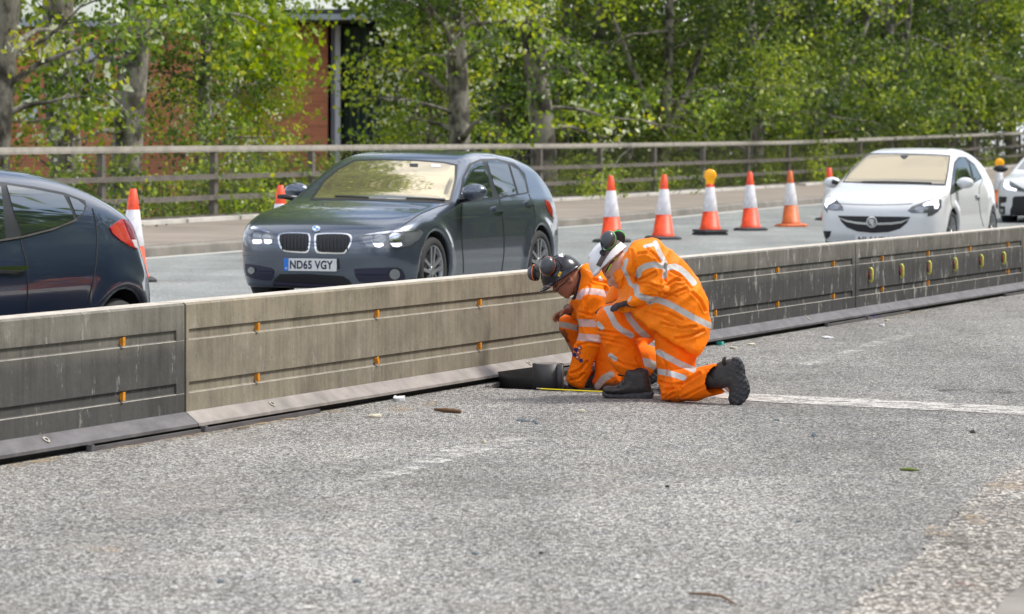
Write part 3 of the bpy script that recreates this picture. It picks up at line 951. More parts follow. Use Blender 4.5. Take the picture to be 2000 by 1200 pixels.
# ------------------------------------------------------------------ traffic cones
M['c_or'] = vary(mat('cone_orange_red', (0.84, 0.075, 0.022), 0.5), 9, .28)
M['c_br'] = vary(mat('cone_faded_brown_orange', (0.60, 0.13, 0.03), 0.5), 9, .2)
M['c_wh'] = vary(mat('cone_reflective_sleeve', (0.74, 0.72, 0.76), 0.45), 11, .2)
M['c_bk'] = vary(mat('cone_rubber_base', (0.035, 0.036, 0.04), 0.7), 12, .3)
M['amber'] = vary(mat('amber_lens', (0.95, 0.42, 0.01), 0.15), 7, .15)
M['amber'].node_tree.nodes['Principled BSDF'].inputs['Emission Color'].default_value = (1, .4, .0, 1)
M['amber'].node_tree.nodes['Principled BSDF'].inputs['Emission Strength'].default_value = 0.12
def make_cone(x, y, z, label, top, low, base, lamp=False, rot=.3, sc=1.0, tilt=0.0):
    t = thing('traffic_cone', label, 'traffic cone', (x, y, z), 'traffic cones closing the lane')
    c = np.array([x, y, z]); ax = (np.array([math.cos(rot), math.sin(rot), 0]), np.array([-math.sin(rot), math.cos(rot), 0]), np.array([0, 0, 1.]))
    mb = MB()
    def slab(z0, z1, w0, w1, cham=.07):
        V = []
        for zz, w in ((z0, w0), (z1, w1)):
            for a, b in ((1, 1 - cham * 4), (1 - cham * 4, 1), (-1 + cham * 4, 1), (-1, 1 - cham * 4), (-1, -1 + cham * 4), (-1 + cham * 4, -1), (1 - cham * 4, -1), (1, -1 + cham * 4)):
                V.append(c + ax[0] * a * w + ax[1] * b * w + [0, 0, zz])
        mb.add(V, [tuple(range(7, -1, -1)), tuple(range(8, 16))] + [(k, (k + 1) % 8, 8 + (k + 1) % 8, 8 + k) for k in range(8)])
    slab(0.0, .030, .245 * sc, .245 * sc); slab(.030, .052, .245 * sc, .215 * sc)
    if lamp: slab(.054, .09, .25, .24)
    mb.build('base', base, t)
    k = .09 if lamp else .052
    mb = MB()
    mb.lathe([(.175, k), (.175, k + .02), (.168, k + .025), (.168, k + .045), (.158, k + .05), (.118, .39), (.117, .39)], c, ax, 28)
    mb.build('lower_body', low, t, True)
    mb = MB(); mb.lathe([(.121, .385), (.122, .388), (.072, .775), (.070, .777)], c, ax, 28); mb.build('reflective_sleeve', M['c_wh'], t, True)
    mb = MB()
    if not lamp:
        mb.lathe([(.070, .770), (.069, .775), (.046, .955), (.040, .96), (.036, 1.0), (.030, 1.003), (.026, .99)], c, ax, 24); mb.build('tip', top, t, True)
    else:
        mb.lathe([(.070, .770), (.069, .775), (.064, .83), (.0, .84)], c, ax, 24); mb.build('tip', top, t, True)
        L = MB(); a2 = (np.array([1., 0, 0]), np.array([0, 0, 1.]), np.array([0, -1., 0]))
        L.lathe([(0, .055), (.05, .053), (.085, .045), (.100, .025), (.103, .0), (.100, -.025), (.085, -.045), (.05, -.053), (0, -.055)], c + [.005, 0, .965], a2, 28)
        lam = L.build('warning_lamp', M['amber'], t, True)
        L = MB(); L.box(c + [0, 0, .868], (.13, .10, .085)); L.build('lamp_base', M['amber'], lam)
    return t
def cone_at(px, Y, *a, **k):
    t = make_cone((px - 1000) / FP * Y, Y, zf(Y), *a, **k)
    t.rotation_euler = (math.sin(px * 1.7) * .012, math.cos(px * 2.3) * .018, 0)
    return t
def road_y(py, it=20):
    Y = 50.0
    for _ in range(it): Y = FP * (CH - zf(Y)) / (py - HY)
    return Y
O, Wh = M['c_or'], M['c_bk']
cone_at(259, 36.5, 'orange and white traffic cone standing behind the dark hatchback tail lamp', O, O, Wh, rot=.2)
cone_at(546, 40.5, 'traffic cone almost hidden behind the grey hatchback, only its orange tip showing', O, O, Wh, rot=.5)
cone_at(1195, 50.8, 'traffic cone rising behind the white helmet, first one right of the grey hatchback', O, O, Wh, rot=.35)
cone_at(1295, 52.3, 'second traffic cone right of the grey hatchback, plain tip, just left of the lamp cone', O, O, Wh, rot=.25)
cone_at(1387, 54.8, 'traffic cone with amber lamp and doubled black base, between plain cones', O, O, Wh, lamp=True, rot=.3)
cone_at(1466, 57.6, 'bright red-orange traffic cone just right of the amber lamp cone', O, O, Wh, rot=.3)
cone_at(1545, 60.3, 'faded brown-orange traffic cone with brown base', M['c_br'], M['c_br'], M['c_br'], rot=.3)
cone_at(1621, 64.5, 'traffic cone partly hidden behind the door mirror of the white hatchback', O, O, Wh, rot=.2)
cone_at(1951, 73, 'amber lamp traffic cone standing between the two white cars', O, M['c_br'], Wh, lamp=True, rot=.1)
# ------------------------------------------------------------------ brick building beyond the trees
M['brick'] = mat('red_brick', (0.42, 0.13, 0.06), 0.85)
m_ = M['brick']
tc = N(m_, 'ShaderNodeTexCoord'); mp = N(m_, 'ShaderNodeMapping'); mp.inputs['Rotation'].default_value = (math.radians(90), 0, 0)
Lk(m_, tc.outputs['Object'], mp.inputs['Vector'])
br = N(m_, 'ShaderNodeTexBrick'); br.inputs['Scale'].default_value = 1.0
br.inputs['Brick Width'].default_value = .45; br.inputs['Row Height'].default_value = .15; br.inputs['Mortar Size'].default_value = .012
br.inputs['Color1'].default_value = (0.56, 0.20, 0.095, 1); br.inputs['Color2'].default_value = (0.42, 0.14, 0.07, 1); br.inputs['Mortar'].default_value = (0.42, 0.24, 0.15, 1)
Lk(m_, mp.outputs[0], br.inputs['Vector']); Lk(m_, br.outputs['Color'], bsdf(m_).inputs['Base Color'])
M['col_grey'] = vary(mat('grey_column', (0.13, 0.13, 0.15), 0.7), 1, .15)
M['lightframe'] = vary(mat('light_frame', (0.50, 0.50, 0.54), 0.6), 1, .15)
M['tealglass'] = mat('teal_glazing', (0.006, 0.028, 0.024), 0.2)
M['roofdark'] = vary(mat('dark_eaves', (0.035, 0.04, 0.042), 0.6), 1, .15)
M['roofpale'] = vary(mat('pale_fascia', (0.36, 0.40, 0.45), 0.5, .3), 1, .15)
M['winpale'] = mat('pale_window', (0.42, 0.48, 0.58), 0.2)
BY = 122.0
def bx(px): return (px - 1000) / FP * BY
def bz(py): return CH + (HY - py) / FP * BY
bl = thing('brick_building', 'red brick building with dark overhanging eaves and glazed side seen through the trees', 'building', (bx(640), BY, -1.3))
mb = MB(); mb.box(((bx(640) + bx(-500)) / 2, BY + 6, (bz(48) - 1.3) / 2), (bx(640) - bx(-500), 12, bz(48) + 1.3)); mb.build('wall', M['brick'], bl)
mb = MB(); mb.box(((bx(641) + bx(670)) / 2, BY + 3, (bz(50) - 1.3) / 2), (bx(657) - bx(641), 6.6, bz(50) + 1.3), m=0)
mb.box((bx(661), BY - .3, (bz(50) - 1.3) / 2), (bx(668) - bx(658), .5, bz(50) + 1.3), m=1); mb.build('corner_column', [M['col_grey'], M['lightframe']], bl)
mb = MB(); mb.box(((bx(668) + bx(1150)) / 2, BY + 2.5, (bz(50) - 1.3) / 2), (bx(1150) - bx(668), 4, bz(50) + 1.3)); cw = mb.build('curtain_wall', M['tealglass'], bl)
mb = MB()
for px in range(684, 1150, 15): mb.box((bx(px), BY + .42, (bz(50) - 1.3) / 2), (.045, .12, bz(50) + 1.2))
for py in (110, 190, 265): mb.box(((bx(668) + bx(1150)) / 2, BY + .40, bz(py)), (bx(1150) - bx(668), .1, .07))
mb.build('glazing_bars', vary(mat('teal_mullion', (0.06, .11, .10), .5), 1, .1), cw)
mb = MB(); mb.box(((bx(540) + bx(1180)) / 2, BY + 3, bz(44)), (bx(1180) - bx(540), 10, .10), m=0)
mb.box(((bx(540) + bx(1180)) / 2, BY - 2.1, bz(38)), (bx(1180) - bx(540), .3, .2), m=1)
mb.box(((bx(540) + bx(1180)) / 2, BY + 4, bz(27)), (bx(1180) - bx(540), 9, .3), m=0); mb.build('roof', [M['roofdark'], M['roofpale']], bl)
mb = MB(); mb.box(((bx(-500) + bx(540)) / 2, BY + 6, bz(44)), (bx(540) - bx(-500), 12.4, .3)); mb.build('parapet_coping', M['roofpale'], bl)
for px, py, w in ((108, 122, .42), (140, 122, .5), (172, 124, .5), (214, 150, .3), (60, 200, .5), (-60, 160, .5)):
    mb = MB(); ww = w
    V = []
    for dy in (-.06, .02):
        V += [(bx(px) + a, BY + dy, bz(py) + b) for a, b in ((-ww / 2, -.7), (ww / 2, -.7), (ww / 2, .3), (ww / 3, .52), (0, .6), (-ww / 3, .52), (-ww / 2, .3))]
    mb.add(V, [tuple(range(6, -1, -1))] + [(k, (k + 1) % 7, 7 + (k + 1) % 7, 7 + k) for k in range(7)])
    mb.build('arched_window', M['winpale'], bl)
for px in (462, 500):
    mb = MB(); mb.tube([(bx(px), BY - .1, -1.2), (bx(px), BY - .1, bz(60))], .09, 8); mb.build('downpipe', M['col_grey'], bl)

# ------------------------------------------------------------------ trees
def leafmat(name, stops, trans=0.35):
    m = mat(name, (.06, .12, .03), 0.5)
    b = bsdf(m)
    a = N(m, 'ShaderNodeAttribute', attribute_name='tone')
    r = ramp(m, a.outputs['Fac'], stops)
    Lk(m, r.outputs[0], b.inputs['Base Color'])
    t = N(m, 'ShaderNodeBsdfTranslucent')
    hs = N(m, 'ShaderNodeHueSaturation'); hs.inputs['Value'].default_value = 1.6; hs.inputs['Hue'].default_value = 0.49; hs.inputs['Saturation'].default_value = 1.1
    Lk(m, r.outputs[0], hs.inputs['Color']); Lk(m, hs.outputs[0], t.inputs['Color'])
    mx = N(m, 'ShaderNodeMixShader'); mx.inputs[0].default_value = trans
    out = m.node_tree.nodes['Material Output']
    Lk(m, b.outputs[0], mx.inputs[1]); Lk(m, t.outputs[0], mx.inputs[2]); Lk(m, mx.outputs[0], out.inputs['Surface'])
    return m
M['leafA'] = leafmat('poplar_leaves', [(0.0, (.035, .068, .016)), (.28, (.105, .18, .028)), (.50, (.23, .33, .040)), (.75, (.48, .56, .055)), (.90, (.48, .50, .05)), (.93, (.50, .56, .36)), (1.0, (.74, .76, .62))], .42)
M['leafB'] = leafmat('dense_leaves', [(0.0, (.030, .055, .014)), (.30, (.095, .155, .028)), (.56, (.22, .30, .042)), (.92, (.48, .54, .065)), (1.0, (.50, .54, .30))], .42)
M['leafC'] = leafmat('yellowing_leaves', [(0.0, (.10, .18, .016)), (.4, (.26, .36, .025)), (.8, (.50, .52, .025)), (1.0, (.60, .48, .05))], .45)
M['bark'] = mat('poplar_bark', (.2, .18, .16), .9)
m_ = M['bark']; tc = N(m_, 'ShaderNodeTexCoord'); mp = N(m_, 'ShaderNodeMapping'); mp.inputs['Scale'].default_value = (1, 1, .45)
Lk(m_, tc.outputs['Object'], mp.inputs['Vector'])
n1 = N(m_, 'ShaderNodeTexNoise', Scale=5.0, Detail=8); n1.inputs['Roughness'].default_value = .65; Lk(m_, mp.outputs[0], n1.inputs['Vector'])
n2 = N(m_, 'ShaderNodeTexNoise', Scale=2.2, Detail=5); Lk(m_, tc.outputs['Object'], n2.inputs['Vector'])
c1 = ramp(m_, n1.outputs['Fac'], [(.38, (.045, .04, .032)), (.47, (.24, .22, .185)), (.7, (.42, .39, .34))]).outputs[0]
c2 = mixc(m_, ramp(m_, n2.outputs['Fac'], [(.5, 0.), (.6, .8)]).outputs[0], c1, (.035, .03, .025))
Lk(m_, c2, bsdf(m_).inputs['Base Color'])
bp = N(m_, 'ShaderNodeBump'); bp.inputs['Distance'].default_value = .03; Lk(m_, n1.outputs['Fac'], bp.inputs['Height']); Lk(m_, bp.outputs[0], bsdf(m_).inputs['Normal'])

def leaves(C, T, nper, spread, size, rng, tspread=.12):
    """C cluster centres (n,3), T tones; returns V, F, tone"""
    n = len(C) * nper
    c = np.repeat(C, nper, 0) + rng.normal(0, 1, (n, 3)) * np.array([spread, spread, spread * .75])
    tr = np.repeat(T, nper); t = np.where((tr > .95) & (rng.random(n) < .6), .97, np.clip(tr + rng.normal(0, tspread, n), 0, .90))
    w = rng.random(n); t = np.where(w > .972, rng.uniform(.93, 1, n), t)
    s = size * rng.uniform(.55, 1.35, n)
    d = rng.normal(0, 1, (n, 3)); d[:, 2] -= .5; d /= np.linalg.norm(d, axis=1)[:, None]
    q = rng.normal(0, 1, (n, 3)); q[:, 2] *= .4; b = np.cross(d, q); b /= np.linalg.norm(b, axis=1)[:, None]
    nn = np.cross(d, b)
    V = np.empty((n, 4, 3))
    V[:, 0] = c - d * s[:, None] * .55
    V[:, 1] = c + b * s[:, None] * .40 + nn * s[:, None] * .10
    V[:, 2] = c + d * s[:, None] * .60
    V[:, 3] = c - b * s[:, None] * .40 + nn * s[:, None] * .10
    return V.reshape(-1, 3), np.arange(n * 4, dtype=np.int32).reshape(-1, 4), np.repeat(t, 4)

def make_tree(name, label, seed, leaf, rad, H, crown_r, z0, nlow, nper, lsize, lean=(0, 0), fork=False, group='trees beyond the parapet fence', nhigh=150, cat='tree', dark=0.0, limb_lo=1.2):
    rng = np.random.default_rng(seed); rr = random.Random(seed)
    t = thing(name, label, cat, (0, 0, 0), group)
    mb = MB()
    def trunk_at(z): return np.array([lean[0] * z + .25 * math.sin(z * .35 + seed), lean[1] * z + .2 * math.sin(z * .28 + seed * 2), z])
    zs = np.linspace(-1.5, H * .92, 26)
    mb.tube([trunk_at(z) for z in zs], [rad * (1.25 if z < -.8 else 1) * max(.12, (1 - max(0, z) / H) ** .8) for z in zs], 14)
    tips = []
    nl = 30
    for i in range(nl):
        z = rr.uniform(limb_lo, limb_lo + 7.8) if i < 20 else rr.uniform(max(9, limb_lo), H * .85)
        q = rr.uniform(0, 6.28); L = crown_r * rr.uniform(.55, 1.1) * (1 if z < 9 else max(.35, 1 - (z - 9) / H))
        p = trunk_at(z); d = np.array([math.cos(q), math.sin(q), rr.uniform(.1, .8)])
        pts = [p]; r0 = rad * rr.uniform(.14, .32)
        for k in range(7):
            d = d + np.array([rr.uniform(-.25, .25), rr.uniform(-.25, .25), rr.uniform(-.34, .20)]); d /= np.linalg.norm(d)
            p = p + d * L / 7; pts.append(p)
            tips.append((p, k / 7, i))
            if k in (2, 4, 5):
                dd = d + np.array([rr.uniform(-1, 1), rr.uniform(-1, 1), rr.uniform(-.9, .3)]); dd /= np.linalg.norm(dd)
                a = p + dd * L * .16; b = a + (dd + np.array([rr.uniform(-.4, .4), 0, -.35])) * L * .16
                mb.tube([p, a, b], [r0 * .35, r0 * .22, .006], 4, cap=False)
                tips.append((a, .8, i)); tips.append((b, .9, i))
        mb.tube(pts, [max(.008, r0 * (1 - k / 7.5)) for k in range(8)], 6, cap=False)
    if fork:
        for sg in (-1, 1):
            pts = [trunk_at(1.8)]
            for k in range(6): pts.append(pts[-1] + np.array([sg * .33, .1 * sg, .75]))
            mb.tube(pts, [rad * .8 * (1 - k * .11) for k in range(7)], 10)
    mb.build('trunk', M['bark'], t, True)
    TP = np.array([p for p, f, i in tips])
    # lower crown: clusters of leaves at the limb tips and hanging between them
    sel = rng.integers(0, len(TP), max(nlow, 1))
    C = TP[sel] + rng.normal(0, .45, (max(nlow, 1), 3))
    low = C[:, 2] < (9.5 if nlow else 99)
    C = C[low]
    if leaf is M['leafA'] and nlow:
        ax_ = np.stack([lean[0] * C[:, 2], lean[1] * C[:, 2]], 1)
        near = (np.hypot(*(C[:, :2] - ax_).T) < 1.9) & (C[:, 2] < 5.0) & (rng.random(len(C)) < .85)
        C = C[~near]
    C = C[~((C[:, 2] < 2.4) & (np.hypot(C[:, 0], C[:, 1]) > 2.2))]
    zc = C[:, 2]
    C[:, 2] = np.where(C[:, 2] < z0, z0 + rng.uniform(0, 2, len(C)), C[:, 2])
    T = np.clip(.36 + .50 * (vnoise(C * .55 + seed, seed) - .5) * 2 - dark + rng.normal(0, .10, len(C)), .02, .88)
    if leaf is M['leafA']: T = np.where(rng.random(len(T)) < .07, .965, T)
    V, F, tn = leaves(C, T, nper, .24, lsize, rng)
    # upper crown, coarser
    a = rng.uniform(0, 6.28, nhigh); rr2 = crown_r * np.sqrt(rng.random(nhigh)) * .9
    zz = rng.uniform(max(8.5, limb_lo), H, nhigh)
    k = np.clip(1.15 - ((zz - 8) / (H - 7)) ** 1.6, .12, 1)
    C2 = np.stack([np.cos(a) * rr2 * k, np.sin(a) * rr2 * k, zz], 1)
    V2, F2, t2 = leaves(C2, np.full(nhigh, .35), 26, .62, lsize * (2.7 if nlow else 1.6), rng)
    V = np.concatenate([V, V2]); F = np.concatenate([F, F2 + len(V) - len(V2)]); tn = np.concatenate([tn, t2])
    o = obj('crown', V, F, leaf, t, False)
    set_attr(o.data, 'tone', tn)
    return t
def place(t, px, Y, z, rz, label=None, sc=1.0):
    t.location = ((px - 1000) / FP * Y, Y, z); t.rotation_euler = (0, 0, rz); t.scale = (sc, sc, sc)
    if label: t['label'] = label
    return t
def fY(px, off):
    q = (px - 1000) / FP
    return (1.92 - .348 * 77.8) / (q - .348) + off
TA = make_tree('poplar_tree', '', 11, M['leafA'], .27, 21, 2.9, -.6, 470, 34, .115, nhigh=170)
TB = make_tree('poplar_tree', '', 23, M['leafA'], .30, 20, 3.1, -.4, 500, 34, .115, lean=(.04, 0))
TD = make_tree('leafy_tree', '', 37, M['leafB'], .17, 17, 3.5, -1.0, 560, 30, .125, fork=True, dark=.08)
TE = make_tree('leafy_tree', '', 51, M['leafB'], .20, 18, 3.6, -1.0, 540, 30, .125, dark=.02)
TY = make_tree('yellowing_tree', '', 64, M['leafC'], .12, 12, 3.0, -1.0, 230, 26, .13, nhigh=60)
TT = make_tree('tall_poplar', '', 91, M['leafA'], .38, 34, 4.4, 11, 0, 30, .15, nhigh=900, limb_lo=12)
place(TT, -60, fY(-60, 8), -.4, 1.0, 'very tall poplar just beyond the left edge of the picture')
place(TA, 10, fY(10, 4.6), -.3, .4, 'thick pale poplar trunk cut by the left edge of the picture')
spec = [
 (TB, 268, 5.2, 1.2, 'poplar with thick pale trunk rising behind the dark hatchback and its cone', 1.0),
 (TA, 880, 5.0, 2.4, 'poplar with leaning pale trunk above the grey hatchback roof', .95),
 (TB, 1042, 6.5, 4.0, 'poplar with grey trunk between the grey hatchback and the first tall cones', 1.1),
 (TD, 1292, 7.5, .3, 'forked leafy tree standing behind the amber lamp cone', 1.0),
 (TE, 1180, 12, 2.0, 'leafy tree set back between two grey poplar trunks, behind the workers', 1.0),
 (TE, 1460, 8.0, 5.1, 'leafy tree behind the bright cone and the brown cone', 1.05),
 (TD, 1600, 9.0, 3.3, 'leafy tree beyond the fence just left of the white hatchback', 1.1),
 (TD, 1738, 8.0, 1.4, 'forked leafy tree directly behind the white hatchback roof', 1.15),
 (TE, 1850, 9.0, .2, 'leafy tree with pale trunk above the rear of the white hatchback', 1.1),
 (TA, 1900, 9.0, .9, 'pale poplar above the gap between the two white cars', 1.1),
 (TE, 1990, 9.0, 2.7, 'leafy tree cut by the right edge above the second white car', 1.2),
 (TD, 2130, 9.0, 4.7, 'leafy tree wholly beyond the right edge of the picture', 1.2),
 (TT, -150, 3.0, 4.4, 'second very tall poplar beyond the left edge of the picture', 1.0),
 (TT, -300, 5.0, 2.4, 'third very tall poplar beyond the left edge of the picture', .95),
 (TT, 140, 16.0, .4, 'very tall poplar between the two thickest pale trunks', .95),
 (TY, 440, 13, 1.0, 'yellow-green tree in front of the brick wall under the dark eaves', .62),
 (TY, 1110, 17, 3.0, 'yellowing tree glimpsed between the two grey poplar trunks', 1.1),
 (TY, 850, 12, 4.2, 'yellow-green tree in front of the teal glazing', .75),
 (TE, 1385, 18, 3.1, 'leafy tree in the second row above the amber lamp cone', 1.1),
 (TD, 1560, 20, 2.1, 'leafy tree in the second row above the faded brown cone', 1.2),
 (TE, 1690, 22, 5.9, 'leafy tree in the second row above the windscreen of the white hatchback', 1.2),
 (TD, 1830, 22, .9, 'leafy tree in the second row above the door of the white hatchback', 1.2),
 (TE, 1960, 22, 4.9, 'leafy tree in the second row above the second white car', 1.3),
 (TE, 960, 20, .6, 'leafy tree in the second row between the leaning and the upright poplar', 1.05),
 (TY, 110, 14, 5.0, 'yellow-green tree between the two thickest pale trunks', .9),
]
for src, px, off, rz, lab, sc in spec:
    c = copy_tree(src)
    place(c, px, fY(px, off), -.35, rz, lab, sc)
place(TB, 1105, fY(1105, 26), -.6, .3, 'poplar standing back between the grey poplar trunk and the tall cones', .9)
place(TD, 1265, fY(1265, 22), -.6, 3.0, 'leafy tree in the second row above the second tall cone', 1.1)
place(TE, -190, fY(-190, 22), -.8, 1.9, 'leafy tree in the second row beyond the left edge of the picture', 1.3)
c = copy_tree(TA); place(c, 410, fY(410, 8), -.6, 5.2, 'slender poplar in front of the brick wall between dark and grey hatchbacks', .62)
c = copy_tree(TA); place(c, 835, fY(835, 9), -.6, 2.2, 'slender poplar in front of the teal glazing', .6)
place(TY, 505, fY(505, 8), -.8, .2, 'yellow-green sapling in front of the brick wall', .42)
# shrubs along the foot of the fence
def make_shrub(seed, leaf):
    rng = np.random.default_rng(seed); rr = random.Random(seed)
    t = thing('shrub', '', 'shrub', (0, 0, 0), 'shrubs growing behind the parapet fence')
    mb = MB(); tips = []
    for i in range(16):
        q = rr.uniform(0, 6.28); p = np.array([rr.uniform(-.6, .6), rr.uniform(-.4, .4), -1.0]); d = np.array([math.cos(q) * .5, math.sin(q) * .5, 1.]); pts = [p]
        for k in range(5):
            d = d + np.array([rr.uniform(-.3, .3), rr.uniform(-.3, .3), 0]); d /= np.linalg.norm(d); p = p + d * .45; pts.append(p); tips.append(p)
        mb.tube(pts, [.02, .017, .014, .011, .008, .004], 5, cap=False)
    mb.build('stems', M['bark'], t, True)
    TP = np.array(tips); n = 130
    C = TP[rng.integers(0, len(TP), n)] + rng.normal(0, .22, (n, 3))
    T = np.clip(.45 + .45 * (vnoise(C * 1.3 + seed, seed) - .5) * 2, .05, .88)
    V, F, tn = leaves(C, T, 26, .15, .075, rng)
    o = obj('foliage', V, F, leaf, t, False); set_attr(o.data, 'tone', tn)
    return t
SA = make_shrub(5, M['leafA']); SB = make_shrub(9, M['leafB'])
names = ['shrub behind the fence above the dark hatchback roof', 'shrub behind the fence left of the thick pale trunk', 'shrub behind the fence right of the cone at the dark hatchback', 'shrub behind the fence between the dark and the grey hatchback', 'pale shrub behind the fence at the orange cone tip', 'shrub behind the fence hidden by the grey hatchback bonnet', 'shrub behind the fence above the grey hatchback roof', 'shrub behind the fence right of the grey hatchback tail', 'shrub behind the fence at the white helmet cone', 'shrub behind the fence between the plain cone and the lamp cone', 'shrub behind the fence right of the lamp cone', 'shrub behind the fence at the brown cone', 'shrub behind the fence at the left mirror of the white hatchback', 'shrub behind the fence above the white hatchback windscreen', 'shrub behind the fence over the white hatchback door', 'shrub behind the fence between the white cars', 'shrub behind the fence above the second white car']
for i, px in enumerate((60, 150, 330, 400, 500, 640, 900, 1080, 1180, 1330, 1420, 1530, 1620, 1710, 1800, 1900, 1985)):
    s_ = SA if i == 0 else (SB if i == 7 else copy_tree((SA, SB)[(i > 7) or i in (3, 5)]))
    place(s_, px, fY(px, 1.9 + (i % 3) * .6), -.1 if px < 1500 else .25, i * 1.3, names[i], .9 + .12 * (i % 3))
# woodland closing the view on the right, and the mass of trees on the camera's side that the cars mirror
def wood(name, C, nper, spread, size, leaf, seed, label):
    rng = np.random.default_rng(seed)
    T = np.clip(.3 + .4 * (vnoise(C * .25 + seed, seed) - .5) * 2, .02, .8)
    V, F, tn = leaves(C, T, nper, spread, size, rng)
    o = obj(name, V, F, leaf, None, False); set_attr(o.data, 'tone', tn)
    return tag(o, label, 'woodland', kind='stuff')
rng = np.random.default_rng(77)
n = 3600
Y = rng.uniform(100, 170, n)
X = fencex(Y) - rng.uniform(9, 22, n) * .9
r_ = X / Y
ok = (r_ > .028)
C = np.stack([X, Y, rng.uniform(-1.2, 13, n)], 1)[ok]
wood('far_woodland', C, 22, .55, .24, M['leafB'], 5, 'dark woodland mass closing the view behind the trees on the right')
n = 6500
s_ = rng.uniform(-30, 190, n)
lw = np.where(s_ > 12, rng.uniform(19, 30, n), rng.uniform(34, 44, n))
C = np.stack([[bar(a, -l)[0] for a, l in zip(s_, lw)], [bar(a, -l_)[1] for a, l_ in zip(s_, lw)], rng.uniform(0, 1, n) * (23 + 4 * np.sin(s_ * .16) + 2 * np.sin(s_ * .61))], 1)
wood('roadside_woodland', C, 12, 1.2, .9, M['leafB'], 6, 'roadside trees behind the camera, seen only mirrored in the cars')
# ------------------------------------------------------------------ cars
M['grey_paint'] = mat('grey_metallic_paint', (0.098, 0.118, 0.155), 0.26, 0.7, **{'Coat Weight': 1.0, 'Coat Roughness': 0.02})
M['blue_paint'] = mat('blue_black_paint', (0.010, 0.018, 0.045), 0.30, 0.3, **{'Coat Weight': 1.0, 'Coat Roughness': 0.015})
M['white_paint'] = mat('white_paint', (0.66, 0.67, 0.69), 0.28, 0.0, **{'Coat Weight': 0.7, 'Coat Roughness': 0.03})
M['glass'] = mat('tinted_window_glass', (0.012, 0.018, 0.018), 0.02, 0.0, IOR=3.0)
M['screen'] = mat('sky_tinted_windscreen', (0.66, 0.56, 0.38), 0.03, 0.88)  # tan of the mirrored sky put into the glass colour
M['screen2'] = mat('sky_tinted_windscreen_pale', (0.44, 0.37, 0.25), 0.04, 0.75)  # mirrored sky painted into the colour, for the white hatchback
M['trim'] = mat('black_trim', (0.014, 0.014, 0.016), 0.38)
M['grill'] = mat('black_grille', (0.008, 0.008, 0.012), 0.5)
M['bluegrill'] = mat('dark_bumper_insert', (0.018, 0.017, 0.045), 0.45)
M['seam'] = mat('panel_gap', (0.006, 0.006, 0.008), 0.8)
M['chrome'] = mat('chrome', (0.72, 0.73, 0.75), 0.12, 1.0)
M['alloy'] = vary(mat('alloy_rim', (0.42, 0.43, 0.45), 0.3, 0.85), 20, .1)
M['alloy_dark'] = mat('dark_rim_pocket', (0.03, 0.03, 0.033), 0.5, 0.3)
M['tyre'] = vary(mat('tyre_rubber', (0.028, 0.028, 0.030), 0.8), 30, .3)
M['lens'] = mat('headlight_lens', (0.26, 0.275, 0.30), 0.15, 0.6, **{'Coat Weight': 1.0, 'Coat Roughness': 0.02})
M['lensdark'] = mat('headlight_dark', (0.13, 0.135, 0.15), 0.15, 0.3, **{'Coat Weight': 1.0})
M['led'] = mat('lit_running_light', (0.9, 0.9, 1.0), 0.2)
bsdf(M['led']).inputs['Emission Color'].default_value = (0.86, 0.84, 1.0, 1); bsdf(M['led']).inputs['Emission Strength'].default_value = 1.2
M['redlamp'] = mat('red_tail_lamp', (0.38, 0.004, 0.010), 0.08, 0.0, **{'Coat Weight': 1.0})
M['reddark'] = mat('dark_red_lamp', (0.16, 0.006, 0.012), 0.10, 0.0, **{'Coat Weight': 1.0})
M['clearlamp'] = mat('clear_lamp', (0.62, 0.55, 0.58), 0.1, 0.2)
M['plate_w'] = vary(mat('number_plate_white', (0.62, 0.62, 0.63), 0.4), 9, .06)
M['plate_b'] = mat('number_plate_blue', (0.01, 0.16, 0.62), 0.4)
M['ink'] = mat('plate_ink', (0.012, 0.014, 0.04), 0.5)
M['undert'] = mat('arch_liner', (0.010, 0.010, 0.011), 0.9)

def smtab(pts, s=0.05, lo=-6, hi=1, n=1400):
    x = np.linspace(lo, hi, n); p = sorted(pts)
    y = np.interp(x, [a for a, b in p], [b for a, b in p])
    w = max(1, int(s / (x[1] - x[0]) * 3)); k = np.exp(-0.5 * (np.arange(-w, w + 1) * (x[1] - x[0]) / s) ** 2); k /= k.sum()
    y = np.convolve(np.pad(y, w, 'edge'), k, 'valid')
    return lambda q: np.interp(q, x, y)

